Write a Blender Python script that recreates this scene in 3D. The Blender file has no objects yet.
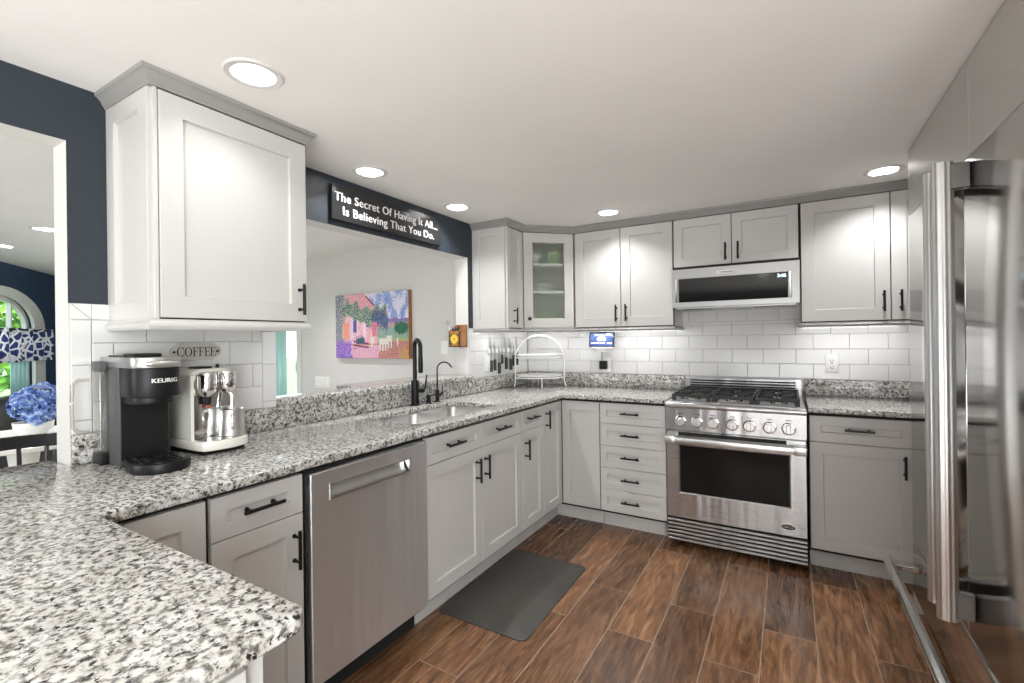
import bpy, bmesh, math, random
from mathutils import Vector, Matrix, noise
R = math.radians
PI = math.pi
random.seed(7)
sc = bpy.context.scene
COL = sc.collection

# ------------------------------------------------------------------ camera
cam_d = bpy.data.cameras.new('camera')
cam_d.sensor_width = 36.0
cam_d.lens = 467.72 * 36.0 / 1024.0
cam_d.shift_y = -2.5 / 1024.0
cam_d.clip_start = 0.02
cam = bpy.data.objects.new('camera', cam_d)
COL.objects.link(cam)
yaw, roll = R(30.6063), R(0.7225)
fw = Vector((-math.sin(yaw), math.cos(yaw), 0))
rt0 = Vector((math.cos(yaw), math.sin(yaw), 0))
up0 = Vector((0, 0, 1))
rt = rt0 * math.cos(roll) - up0 * math.sin(roll)
upv = rt0 * math.sin(roll) + up0 * math.cos(roll)
M = Matrix((rt, upv, -fw)).transposed().to_4x4()
M.translation = Vector((2.0568, -3.743, 1.3156))
cam.matrix_world = M
sc.camera = cam

# ------------------------------------------------------------------ view, world, lights
sc.view_settings.view_transform = 'Standard'
sc.view_settings.look = 'None'
sc.view_settings.gamma = 1.0
sc.view_settings.use_curve_mapping = False
sc.view_settings.exposure = 1.2
sc.cycles.use_denoising = True
sc.cycles.max_bounces = 10
sc.cycles.diffuse_bounces = 5
sc.cycles.glossy_bounces = 6
sc.cycles.sample_clamp_indirect = 6.0

w = bpy.data.worlds.new('sky')
sc.world = w
w.use_nodes = True
bg = w.node_tree.nodes['Background']
bg.inputs[0].default_value = (0.78, 0.90, 1.0, 1)
bg.inputs[1].default_value = 1.6

def area_light(name, loc, size, power, direction=(0, 0, -1), size_y=None, color=(1, 1, 1), shape=None):
    d = bpy.data.lights.new(name, 'AREA')
    d.energy = power
    d.color = color
    d.size = size
    d.shape = shape or ('RECTANGLE' if size_y else 'DISK')
    if size_y:
        d.size_y = size_y
    o = bpy.data.objects.new(name, d)
    COL.objects.link(o)
    o.location = loc
    o.rotation_euler = Vector(direction).to_track_quat('-Z', 'Z').to_euler()
    return o

WARM = (0.985, 0.99, 1.0)
# fill as daylight: two at added unseen windows, the last at the glass door
area_light('daylight_fill', (3.25, -5.35, 1.40), 2.1, 46, (-1, 0.25, 0.15), 1.5, (0.95, 0.98, 1.0))
area_light('daylight_fill', (-1.3, -6.8, 1.45), 1.9, 26, (-0.05, 1, 0.1), 1.5, (1.0, 0.98, 0.95))
area_light('daylight_fill', (-3.2, -0.75, 1.2), 1.3, 9, (0.1, -1, -0.1), 1.7, (0.99, 0.99, 1.0))
# added upward fill behind the camera, no real lamp, to brighten the ceiling
area_light('ceiling_fill', (2.0, -5.5, 0.70), 2.4, 48, (0, 0.3, 1), 2.0, (0.97, 0.985, 1.0))
sun_d = bpy.data.lights.new('sun', 'SUN'); sun_d.energy = 3.0; sun_d.angle = R(1)
sun = bpy.data.objects.new('sun', sun_d); COL.objects.link(sun)
sun.rotation_euler = Vector((-1, 0, -0.9)).to_track_quat('-Z', 'Y').to_euler()
# under-cabinet strips
UC = (0.985, 0.99, 1.0)
area_light('cabinet_strip_light', (1.0, -0.20, 1.368), 0.70, .75, (0, 0.25, -1), 0.03, UC)
area_light('cabinet_strip_light', (2.40, -0.20, 1.368), 0.55, .65, (0, 0.25, -1), 0.03, UC)
area_light('cabinet_strip_light', (0.30, -0.28, 1.368), 0.30, .42, (-0.2, 0.2, -1), 0.03, UC)
area_light('cabinet_strip_light', (0.16, -0.70, 1.368), 0.03, 0.26, (-0.25, 0, -1), 0.25, UC)
LAMPS = [(0.576, -2.86), (0.217, -2.043), (0.198, -1.286), (0.99, -0.612), (2.50, -0.60),
         (1.75, -4.6), (0.45, -4.6), (2.35, -5.8)]  # last three unseen behind the camera, added for overall light
DLAMPS = [(-2.735, -2.50), (-3.84, -2.49), (-2.0, -3.9), (-1.6, -1.4)]
for i, (x, y) in enumerate(LAMPS + DLAMPS):
    o = area_light('ceiling_lamp', (x, y, 2.233), 0.06, 1.0 if i == 0 else 2.9 if i < 5 else 5.0, (0, 0, -1), None, WARM)
    o.data.spread = R(150)

# ------------------------------------------------------------------ materials
def mat(name, col=(0.8, 0.8, 0.8), rough=0.5, metal=0.0, **kw):
    m = bpy.data.materials.new(name)
    m.use_nodes = True
    b = m.node_tree.nodes['Principled BSDF']
    b.inputs['Base Color'].default_value = (*col, 1)
    b.inputs['Roughness'].default_value = rough
    b.inputs['Metallic'].default_value = metal
    for k, v in kw.items():
        b.inputs[k.replace('_', ' ')].default_value = v
    return m
def N(m, t, **kw):
    n = m.node_tree.nodes.new(t)
    for k, v in kw.items():
        setattr(n, k, v)
    return n
def L(m, a, b):
    m.node_tree.links.new(a, b)
def bsdf(m):
    return m.node_tree.nodes['Principled BSDF']
def ramp(m, src, stops, interp='LINEAR'):
    r = N(m, 'ShaderNodeValToRGB')
    r.color_ramp.interpolation = interp
    e = r.color_ramp.elements
    while len(e) < len(stops):
        e.new(0.5)
    for el, (p, c) in zip(e, stops):
        el.position = p
        el.color = (*c, 1) if len(c) == 3 else c
    L(m, src, r.inputs[0])
    return r
def add_bump(m, src, strength=0.1, dist=0.002):
    b = N(m, 'ShaderNodeBump')
    b.inputs['Strength'].default_value = strength
    b.inputs['Distance'].default_value = dist
    L(m, src, b.inputs['Height'])
    L(m, b.outputs[0], bsdf(m).inputs['Normal'])
def noise_tex(m, scale, detail=3, rough=0.5, vec=None, dim='3D'):
    n = N(m, 'ShaderNodeTexNoise')
    n.inputs['Scale'].default_value = scale
    n.inputs['Detail'].default_value = detail
    n.inputs['Roughness'].default_value = rough
    if vec is None:
        tc = N(m, 'ShaderNodeTexCoord')
        vec = tc.outputs['Object']
    L(m, vec, n.inputs['Vector'])
    return n
def mapping(m, scale=(1, 1, 1), rot=(0, 0, 0), loc=(0, 0, 0)):
    tc = N(m, 'ShaderNodeTexCoord')
    mp = N(m, 'ShaderNodeMapping')
    mp.inputs['Scale'].default_value = scale
    mp.inputs['Rotation'].default_value = rot
    mp.inputs['Location'].default_value = loc
    L(m, tc.outputs['Object'], mp.inputs['Vector'])
    return mp.outputs[0]

def plaster(name, col, rough=0.7, bump=0.06, scale=120, vary=0.03):
    m = mat(name, col, rough)
    n = noise_tex(m, scale, 4)
    add_bump(m, n.outputs[0], bump, 0.002)
    n2 = noise_tex(m, 2.5, 3)
    r = ramp(m, n2.outputs[0], [(0.3, tuple(c * (1 - vary) for c in col)), (0.7, tuple(min(1, c * (1 + vary)) for c in col))])
    L(m, r.outputs[0], bsdf(m).inputs['Base Color'])
    return m

PAINT = plaster('cabinet_paint', (0.53, 0.517, 0.497), 0.32, 0.01, 300, 0.008)
TRIMG = plaster('darker_grey_molding', (0.29, 0.283, 0.272), 0.35, 0.01, 300, 0.008)  # moldings a darker grey than the cabinet fronts
PAINT_IN = mat('cabinet_interior', (0.70, 0.68, 0.62), 0.5)
CEIL = plaster('ceiling_paint', (0.82, 0.80, 0.775), 0.8, 0.25, 55, 0.02)
NAVY = plaster('navy_wall_paint', (0.019, 0.027, 0.036), 0.45, 0.10, 160, 0.05)
NAVY2 = plaster('blue_wall_paint', (0.016, 0.045, 0.095), 0.5, 0.10, 160, 0.05)
GREY = plaster('grey_wall_paint', (0.62, 0.605, 0.59), 0.7, 0.05, 140, 0.01)
WHITE = plaster('white_trim_paint', (0.64, 0.625, 0.60), 0.5, 0.02, 200, 0.01)
TILE = mat('white_glazed_tile', (0.68, 0.672, 0.66), 0.14)
n = noise_tex(TILE, 9, 2); add_bump(TILE, n.outputs[0], 0.05, 0.004)
GROUT = mat('tile_grout', (0.50, 0.47, 0.43), 0.9)
BLACK = mat('matte_black_metal', (0.012, 0.012, 0.013), 0.38, 0.6)
BLACKP = mat('black_plastic', (0.009, 0.009, 0.0095), 0.42, 0.0, Specular_IOR_Level=0.3)
BLACKG = mat('black_gloss', (0.008, 0.008, 0.009), 0.08)
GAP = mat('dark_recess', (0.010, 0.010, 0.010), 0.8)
IRON = mat('cast_iron', (0.02, 0.02, 0.021), 0.5, 0.3)
CHROME = mat('chrome', (0.82, 0.82, 0.81), 0.06, 1.0)
SILVER = mat('silver_plastic', (0.55, 0.54, 0.52), 0.3, 0.8)
GUN = mat('gunmetal_plastic', (0.075, 0.075, 0.076), 0.5, 0.2)
CREAM = mat('cream_plastic', (0.82, 0.79, 0.72), 0.22)
WPLASTIC = mat('white_plastic', (0.82, 0.81, 0.79), 0.3)
WMETAL = mat('white_enamel', (0.80, 0.79, 0.76), 0.35)

def stainless(name, col, rough, aniso, rot):
    m = mat(name, col, rough, 1.0)
    tg = N(m, 'ShaderNodeTangent'); tg.direction_type = 'RADIAL'; tg.axis = 'Z'
    L(m, tg.outputs[0], bsdf(m).inputs['Tangent'])
    bsdf(m).inputs['Anisotropic'].default_value = aniso
    bsdf(m).inputs['Anisotropic Rotation'].default_value = rot
    n = noise_tex(m, 1.0, 2, 0.5, mapping(m, (5, 5, 500)))
    r = ramp(m, n.outputs[0], [(0.3, (rough * 0.88,) * 3), (0.7, (rough * 1.12,) * 3)])
    L(m, r.outputs[0], bsdf(m).inputs['Roughness'])
    nb = noise_tex(m, 1.0, 2, 0.5, mapping(m, (9, 9, 0.7)))
    add_bump(m, nb.outputs[0], 0.32, 0.03)
    return m
STEEL = stainless('brushed_steel_across', (0.55, 0.552, 0.555), 0.30, 0.75, 0.25)
STEELV = stainless('brushed_steel_door', (0.86, 0.87, 0.885), 0.50, 0.85, 0.25)
FRIDGE = mat('fridge_steel', (0.66, 0.65, 0.63), 0.13, 1.0)
n = noise_tex(FRIDGE, 1.0, 2, 0.5, mapping(FRIDGE, (1.3, 1.3, 0.25)))
add_bump(FRIDGE, n.outputs[0], 0.012, 0.02)
STEELP = mat('polished_steel', (0.72, 0.71, 0.69), 0.12, 1.0)
STEELM = mat('microwave_steel', (0.44, 0.44, 0.435), 0.33, 1.0)
DARKREFL = mat('dark_reflection_steel', (0.20, 0.20, 0.20), 0.25, 1.0)  # steel darkened to paint in the dark room it would reflect
SATIN = mat('satin_steel_panel', (0.66, 0.65, 0.63), 0.42, 1.0)
SINKST = mat('satin_sink_steel', (0.66, 0.655, 0.645), 0.34, 1.0)

def granite():
    m = mat('speckled_granite', (0.8, 0.8, 0.8), 0.10)
    tc = N(m, 'ShaderNodeTexCoord')
    v = tc.outputs['Object']
    n1 = noise_tex(m, 70, 3, 0.65, v)
    n2 = noise_tex(m, 92, 3, 0.6, v)
    n3 = noise_tex(m, 24, 2, 0.5, v)
    r1 = ramp(m, n1.outputs[0], [(0.36, (0.13, 0.124, 0.115)), (0.44, (0.30, 0.29, 0.272)), (0.50, (0.52, 0.507, 0.485)), (0.57, (0.65, 0.64, 0.618))])
    r2 = ramp(m, n2.outputs[0], [(0.385, (0, 0, 0)), (0.425, (1, 1, 1))])
    r3 = ramp(m, n3.outputs[0], [(0.35, (0.78, 0.77, 0.74)), (0.65, (1, 1, 1))])
    mx = N(m, 'ShaderNodeMix', data_type='RGBA')
    mx.inputs['A'].default_value = (0.028, 0.027, 0.028, 1)
    L(m, r2.outputs[0], mx.inputs['Factor'])
    L(m, r1.outputs[0], mx.inputs['B'])
    ml = N(m, 'ShaderNodeMix', data_type='RGBA', blend_type='MULTIPLY')
    ml.inputs['Factor'].default_value = 1
    L(m, mx.outputs['Result'], ml.inputs['A'])
    L(m, r3.outputs[0], ml.inputs['B'])
    L(m, ml.outputs['Result'], bsdf(m).inputs['Base Color'])
    return m
GRANITE = granite()

def wood_floor():
    m = mat('wood_look_plank', (0.2, 0.1, 0.05), 0.3)
    v = mapping(m, (1, 1, 1), (0, 0, R(90)), (0.13, 0.076, 0))
    br = N(m, 'ShaderNodeTexBrick')
    br.offset = 0.37
    br.offset_frequency = 2
    br.inputs['Scale'].default_value = 1.0
    br.inputs['Brick Width'].default_value = 0.92
    br.inputs['Row Height'].default_value = 0.202
    br.inputs['Mortar Size'].default_value = 0.0025
    br.inputs['Mortar Smooth'].default_value = 0.1
    br.inputs['Color1'].default_value = (0, 0, 0, 1)
    br.inputs['Color2'].default_value = (1, 1, 1, 1)
    br.inputs['Mortar'].default_value = (0.5, 0.5, 0.5, 1)
    L(m, v, br.inputs['Vector'])
    # grain, shifted per plank by the plank's random value
    sep = N(m, 'ShaderNodeSeparateColor')
    L(m, br.outputs['Color'], sep.inputs[0])
    cmb = N(m, 'ShaderNodeCombineXYZ')
    mul = N(m, 'ShaderNodeMath', operation='MULTIPLY'); mul.inputs[1].default_value = 17.0
    L(m, sep.outputs[0], mul.inputs[0])
    L(m, mul.outputs[0], cmb.inputs[2])
    add = N(m, 'ShaderNodeVectorMath', operation='ADD')
    mp = mapping(m, (13.0, 1.7, 1.0))
    L(m, mp, add.inputs[0]); L(m, cmb.outputs[0], add.inputs[1])
    g1 = noise_tex(m, 1.6, 6, 0.62, add.outputs[0])
    g1.inputs['Distortion'].default_value = 2.4
    mp2 = mapping(m, (55.0, 3.5, 1.0))
    add2 = N(m, 'ShaderNodeVectorMath', operation='ADD')
    L(m, mp2, add2.inputs[0]); L(m, cmb.outputs[0], add2.inputs[1])
    g2 = noise_tex(m, 1.0, 3, 0.6, add2.outputs[0])
    r1 = ramp(m, g1.outputs[0], [(0.30, (0.066, 0.030, 0.014)), (0.45, (0.140, 0.066, 0.031)), (0.56, (0.215, 0.107, 0.053)), (0.72, (0.35, 0.192, 0.104))])
    r2 = ramp(m, g2.outputs[0], [(0.35, (0.86, 0.85, 0.84)), (0.65, (1.08, 1.08, 1.08))])
    ml = N(m, 'ShaderNodeMix', data_type='RGBA', blend_type='MULTIPLY'); ml.inputs['Factor'].default_value = 1
    L(m, r1.outputs[0], ml.inputs['A']); L(m, r2.outputs[0], ml.inputs['B'])
    rp = ramp(m, sep.outputs[0], [(0.0, (0.58, 0.57, 0.57)), (0.5, (1.0, 1.0, 1.0)), (1.0, (1.55, 1.50, 1.42))])
    ml2 = N(m, 'ShaderNodeMix', data_type='RGBA', blend_type='MULTIPLY'); ml2.inputs['Factor'].default_value = 1
    L(m, ml.outputs['Result'], ml2.inputs['A']); L(m, rp.outputs[0], ml2.inputs['B'])
    mx = N(m, 'ShaderNodeMix', data_type='RGBA')
    mx.inputs['B'].default_value = (0.36, 0.26, 0.18, 1)
    L(m, br.outputs['Fac'], mx.inputs['Factor']); L(m, ml2.outputs['Result'], mx.inputs['A'])
    L(m, mx.outputs['Result'], bsdf(m).inputs['Base Color'])
    inv = N(m, 'ShaderNodeMath', operation='SUBTRACT'); inv.inputs[0].default_value = 1.0
    L(m, br.outputs['Fac'], inv.inputs[1])
    add_bump(m, inv.outputs[0], 0.35, 0.0015)
    rr = ramp(m, g2.outputs[0], [(0.3, (0.20,) * 3), (0.7, (0.33,) * 3)])
    L(m, rr.outputs[0], bsdf(m).inputs['Roughness'])
    return m
FLOOR = wood_floor()
DFLOOR = plaster('pale_dining_floor', (0.55, 0.52, 0.48), 0.35, 0.02, 20, 0.05)

def glass_mat(name, col=(1, 1, 1), rough=0.0, alpha=0.12):
    # thin pane: mostly transparent with a clear reflection
    m = bpy.data.materials.new(name); m.use_nodes = True
    nt = m.node_tree; nt.nodes.clear()
    out = nt.nodes.new('ShaderNodeOutputMaterial')
    tr = nt.nodes.new('ShaderNodeBsdfTransparent'); tr.inputs[0].default_value = (*col, 1)
    gl = nt.nodes.new('ShaderNodeBsdfGlossy'); gl.inputs['Roughness'].default_value = rough
    mx = nt.nodes.new('ShaderNodeMixShader'); mx.inputs[0].default_value = alpha
    nt.links.new(tr.outputs[0], mx.inputs[1]); nt.links.new(gl.outputs[0], mx.inputs[2])
    nt.links.new(mx.outputs[0], out.inputs[0])
    return m
PANE = glass_mat('window_glass', (0.97, 1, 0.99), 0.0, 0.06)
CLEARP = glass_mat('clear_plastic', (0.90, 0.89, 0.87), 0.05, 0.16)
OBSC = mat('obscure_glass', (0.86, 0.90, 0.84), 0.28, 0.0)
bsdf(OBSC).inputs['Transmission Weight'].default_value = 0.92
bsdf(OBSC).inputs['IOR'].default_value = 1.25
n = noise_tex(OBSC, 140, 2); add_bump(OBSC, n.outputs[0], 0.4, 0.002)
OVENG = mat('dark_oven_glass', (0.010, 0.010, 0.010), 0.07, 0.0, Specular_IOR_Level=0.28)

def emit(name, col, s):
    m = mat(name, col, 0.5)
    b = bsdf(m)
    b.inputs['Emission Color'].default_value = (*col, 1)
    b.inputs['Emission Strength'].default_value = s
    return m
BULB = emit('lamp_diffuser', (1.0, 0.97, 0.93), 14.0)
DIGIT = emit('display_digits', (0.55, 0.80, 0.95), 1.6)
LEAF = mat('leaf_green', (0.16, 0.38, 0.05), 0.5)
n = noise_tex(LEAF, 1.7, 3)
r = ramp(LEAF, n.outputs[0], [(0.3, (0.06, 0.20, 0.02)), (0.55, (0.22, 0.46, 0.06)), (0.75, (0.55, 0.68, 0.12))])
L(LEAF, r.outputs[0], bsdf(LEAF).inputs['Base Color'])
bsdf(LEAF).inputs['Transmission Weight'].default_value = 0.0
BARK = mat('bark', (0.10, 0.07, 0.05), 0.9)
GRASS = plaster('lawn_grass', (0.22, 0.30, 0.13), 0.9, 0.3, 40, 0.3)
TEAL = mat('teal_sheer', (0.42, 0.70, 0.66), 0.8)
TEALW = mat('white_sheer', (0.82, 0.88, 0.85), 0.8)
TAN = mat('tan_wood', (0.45, 0.33, 0.20), 0.5)
LEATHER = plaster('black_leather', (0.014, 0.013, 0.013), 0.30, 0.12, 60, 0.05)
MATR = plaster('grey_rubber', (0.050, 0.047, 0.040), 0.55, 0.2, 220, 0.18)
ORANGEW = mat('orange_wood', (0.34, 0.13, 0.03), 0.5)
n = noise_tex(ORANGEW, 1, 3, 0.6, mapping(ORANGEW, (60, 60, 6)))
r = ramp(ORANGEW, n.outputs[0], [(0.3, (0.22, 0.085, 0.02)), (0.7, (0.44, 0.19, 0.055))])
L(ORANGEW, r.outputs[0], bsdf(ORANGEW).inputs['Base Color'])
BLACKWOOD = mat('black_painted_wood', (0.010, 0.010, 0.010), 0.35)
SIGNB = mat('black_sign_board', (0.014, 0.014, 0.015), 0.28)
LETTER = mat('white_lettering', (0.80, 0.79, 0.76), 0.5)
LETTERB = mat('black_lettering', (0.012, 0.012, 0.012), 0.5)
YELLOW = mat('yellow_petal', (0.85, 0.55, 0.05), 0.6)
REDP = mat('orange_plastic', (0.55, 0.10, 0.03), 0.3)
BLUEP = mat('blue_plastic', (0.05, 0.16, 0.40), 0.4)

# ------------------------------------------------------------------ mesh builder
class MB:
    def __init__(s):
        s.bm = bmesh.new()
    def _merge(s, b2, mtx=None):
        if mtx is not None:
            bmesh.ops.transform(b2, matrix=mtx, verts=b2.verts)
        bmesh.ops.recalc_face_normals(b2, faces=b2.faces)
        me = bpy.data.meshes.new('tmp')
        b2.to_mesh(me); b2.free()
        s.bm.from_mesh(me)
        bpy.data.meshes.remove(me)
        return s
    def box(s, x0, x1, y0, y1, z0, z1, bev=0.0, seg=1, mtx=None):
        b = bmesh.new()
        bmesh.ops.create_cube(b, size=1)
        for v in b.verts:
            v.co = Vector(((x0 + x1) / 2 + v.co.x * (x1 - x0), (y0 + y1) / 2 + v.co.y * (y1 - y0), (z0 + z1) / 2 + v.co.z * (z1 - z0)))
        if bev > 0:
            bmesh.ops.bevel(b, geom=list(b.edges), offset=bev, segments=seg, affect='EDGES', profile=0.5)
        return s._merge(b, mtx)
    def prism(s, pts, a0, a1, axis='z', bev=0.0, seg=1, mtx=None):
        """closed polygon pts (2D) extruded along an axis; plane axes follow cyclic order"""
        b = bmesh.new()
        def P(p, a):
            return {'z': (p[0], p[1], a), 'y': (p[0], a, p[1]), 'x': (a, p[0], p[1])}[axis]
        lo = [b.verts.new(P(p, a0)) for p in pts]
        hi = [b.verts.new(P(p, a1)) for p in pts]
        b.faces.new(lo); b.faces.new(list(reversed(hi)))
        k = len(pts)
        for i in range(k):
            b.faces.new((lo[i], hi[i], hi[(i + 1) % k], lo[(i + 1) % k]))
        bmesh.ops.recalc_face_normals(b, faces=b.faces)
        if bev > 0:
            es = [e for e in b.edges if len(e.link_faces) == 2 and e.calc_face_angle(0) > R(25)]
            bmesh.ops.bevel(b, geom=es, offset=bev, segments=seg, affect='EDGES', profile=0.5)
        return s._merge(b, mtx)
    def lathe(s, prof, seg=24, mtx=None, center=(0, 0, 0), lobes=None):
        """profile [(r,z)] revolved about z through center"""
        b = bmesh.new()
        rings = []
        for r_, z_ in prof:
            if r_ < 1e-6:
                rings.append([b.verts.new((center[0], center[1], center[2] + z_))])
            else:
                ring = []
                for i in range(seg):
                    a = 2 * PI * i / seg
                    q = r_ * (lobes(a) if lobes else 1)
                    ring.append(b.verts.new((center[0] + q * math.cos(a), center[1] + q * math.sin(a), center[2] + z_)))
                rings.append(ring)
        for A, B in zip(rings, rings[1:]):
            if len(A) == 1 and len(B) == 1: continue
            for i in range(seg):
                j = (i + 1) % seg
                if len(A) == 1: b.faces.new((A[0], B[i], B[j]))
                elif len(B) == 1: b.faces.new((A[i], A[j], B[0]))
                else: b.faces.new((A[i], A[j], B[j], B[i]))
        return s._merge(b, mtx)
    def cyl(s, p0, p1, r0, r1=None, seg=16, bev=0.0, lobes=None):
        p0, p1 = Vector(p0), Vector(p1)
        r1 = r0 if r1 is None else r1
        d = p1 - p0
        m = d.to_track_quat('Z', 'Y').to_matrix().to_4x4(); m.translation = p0
        l = d.length
        if bev > 0:
            prof = [(0, 0), (r0 - bev, 0), (r0, bev), (r1, l - bev), (r1 - bev, l), (0, l)]
        else:
            prof = [(0, 0), (r0, 0), (r1, l), (0, l)]
        return s.lathe(prof, seg, m, lobes=lobes)
    def tube(s, pts, r, seg=10, closed=False, cap=True):
        pts = [Vector(p) for p in pts]
        k = len(pts)
        b = bmesh.new()
        rad = r if isinstance(r, (list, tuple)) else [r] * k
        rings = []
        up = None
        for i in range(k):
            if closed: t = pts[(i + 1) % k] - pts[i - 1]
            else: t = pts[min(i + 1, k - 1)] - pts[max(i - 1, 0)]
            t.normalize()
            if up is None:
                up = Vector((0, 0, 1)) if abs(t.z) < 0.9 else Vector((1, 0, 0))
            u = (up - t * up.dot(t)).normalized(); v = t.cross(u); up = u
            rings.append([b.verts.new(pts[i] + (u * math.cos(2 * PI * q / seg) + v * math.sin(2 * PI * q / seg)) * rad[i]) for q in range(seg)])
        rng = range(k if closed else k - 1)
        for i in rng:
            A, B = rings[i], rings[(i + 1) % k]
            for q in range(seg):
                b.faces.new((A[q], A[(q + 1) % seg], B[(q + 1) % seg], B[q]))
        if cap and not closed:
            b.faces.new(rings[0]); b.faces.new(list(reversed(rings[-1])))
        return s._merge(b)
    def sphere(s, c, r, sub=2, scale=(1, 1, 1)):
        b = bmesh.new()
        bmesh.ops.create_icosphere(b, subdivisions=sub, radius=r)
        for v in b.verts:
            v.co = Vector((v.co.x * scale[0] + c[0], v.co.y * scale[1] + c[1], v.co.z * scale[2] + c[2]))
        return s._merge(b)
    def quad(s, pts):
        vs = [s.bm.verts.new(p) for p in pts]
        s.bm.faces.new(vs)
        return s
    def add_mesh(s, me, mtx=None):
        b = bmesh.new(); b.from_mesh(me)
        if mtx is not None: bmesh.ops.transform(b, matrix=mtx, verts=b.verts)
        m2 = bpy.data.meshes.new('tmp'); b.to_mesh(m2); b.free()
        s.bm.from_mesh(m2); bpy.data.meshes.remove(m2)
        return s
    def build(s, name, m, parent=None, smooth=35, offset=None):
        me = bpy.data.meshes.new(name)
        if offset is not None:
            bmesh.ops.translate(s.bm, vec=-Vector(offset), verts=s.bm.verts)
        s.bm.to_mesh(me); s.bm.free()
        me.materials.append(m)
        if smooth:
            me.polygons.foreach_set('use_smooth', [True] * len(me.polygons))
            me.set_sharp_from_angle(angle=R(smooth))
        o = bpy.data.objects.new(name, me)
        COL.objects.link(o)
        if parent is not None: o.parent = parent
        return o

def tag(o, label=None, cat=None, group=None, kind=None):
    if label: o['label'] = label
    if cat: o['category'] = cat
    if group: o['group'] = group
    if kind: o['kind'] = kind
    return o
def thing(name, label, cat, loc=(0, 0, 0), rz=0.0, group=None):
    o = bpy.data.objects.new(name, None)
    o.empty_display_size = 0.05
    COL.objects.link(o)
    o.location = loc; o.rotation_euler = (0, 0, rz)
    return tag(o, label, cat, group)
def structure(name, mb, m, parent=None, smooth=35):
    o = mb.build(name, m, parent, smooth)
    o['kind'] = 'structure'
    return o
def mono(name, mb, m, label, cat, group=None, smooth=35, base=None):
    """a thing that is one mesh; its origin moves to base"""
    o = mb.build(name, m, None, smooth, base)
    if base is not None: o.location = base
    return tag(o, label, cat, group)
def copy_tree(o, parent=None):
    c = o.copy(); COL.objects.link(c)
    if parent is not None: c.parent = parent
    for ch in list(o.children): copy_tree(ch, c)
    return c

def text_mesh(txt, size, contrast=0.0, depth=0.0008, spacing=1.0, xscale=1.0, align='CENTER'):
    """flat lettering in the xy plane (x right, y up), thick-thin by shifting the outline sideways"""
    cu = bpy.data.curves.new('t', 'FONT')
    cu.body = txt; cu.size = size; cu.align_x = align; cu.align_y = 'CENTER'
    cu.extrude = depth; cu.space_character = spacing; cu.resolution_u = 4
    o = bpy.data.objects.new('t', cu); COL.objects.link(o)
    bpy.context.view_layer.update()
    dg = bpy.context.evaluated_depsgraph_get()
    me = bpy.data.meshes.new_from_object(o.evaluated_get(dg))
    bpy.data.objects.remove(o); bpy.data.curves.remove(cu)
    mb = MB()
    offs = [0.0] if contrast <= 0 else [-contrast, 0.0, contrast]
    for i, q in enumerate(offs):
        mb.add_mesh(me, Matrix.Translation((q, 0, i * 0.00005)) @ Matrix.Diagonal((xscale, 1, 1, 1)))
    bpy.data.meshes.remove(me)
    return mb
def put(mb, mtx):
    bmesh.ops.transform(mb.bm, matrix=mtx, verts=mb.bm.verts)
    return mb
# text plane (x right, y up, z toward the viewer) -> a local frame whose front faces -Y
FRONT = Matrix(((1, 0, 0, 0), (0, 0, -1, 0), (0, 1, 0, 0), (0, 0, 0, 1)))

# ------------------------------------------------------------------ setting
CZ = 2.184
structure('floor', MB().box(0.0, 3.6, -7.2, 0.1, -0.12, 0.0), FLOOR)
structure('floor_dining', MB().prism([(-0.001, -7.2), (-0.001, -0.5), (-7.50, -0.5), (-2.5, -4.10), (-2.5, -7.2)], -0.12, 0.0), DFLOOR)
# ceiling with openings for the recessed cans
PLAN = [(3.6, -7.2), (3.6, 0.2), (-0.115, 0.2), (-0.115, -0.4), (-7.62, -0.4), (-2.6, -4.12), (-2.6, -7.2)]
def slab(outer, holes, z0, z1, bev=0.006):
    b = bmesh.new()
    es = []
    for loop in [outer] + holes:
        vs = [b.verts.new((p[0], p[1], z1)) for p in loop]
        for i in range(len(vs)): es.append(b.edges.new((vs[i], vs[(i + 1) % len(vs)])))
    bmesh.ops.triangle_fill(b, use_beauty=True, use_dissolve=False, edges=es)
    bmesh.ops.recalc_face_normals(b, faces=b.faces)
    if sum(f.normal.z for f in b.faces) < 0: bmesh.ops.reverse_faces(b, faces=b.faces)
    top = list(b.faces)
    ex = bmesh.ops.extrude_face_region(b, geom=top, use_keep_orig=True)
    nv = [g for g in ex['geom'] if isinstance(g, bmesh.types.BMVert)]
    for v in nv: v.co.z = z0
    bmesh.ops.recalc_face_normals(b, faces=b.faces)
    if bev:
        ee = [e for e in b.edges if len(e.link_faces) == 2 and abs(e.verts[0].co.z - e.verts[1].co.z) < 1e-6 and e.calc_face_angle(0) > R(60)]
        bmesh.ops.bevel(b, geom=ee, offset=bev, segments=3, affect='EDGES', profile=0.5)
    return MB()._merge(b)
def ceiling():
    q = 0.06
    holes = [[(x - q, y - q), (x + q, y - q), (x + q, y + q), (x - q, y + q)] for x, y in LAMPS + DLAMPS]
    mb = slab(PLAN, holes, CZ, CZ + 0.012, 0)
    mb.prism(PLAN, 2.34, 2.42)
    return mb
structure('ceiling', ceiling(), CEIL, smooth=0)

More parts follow.
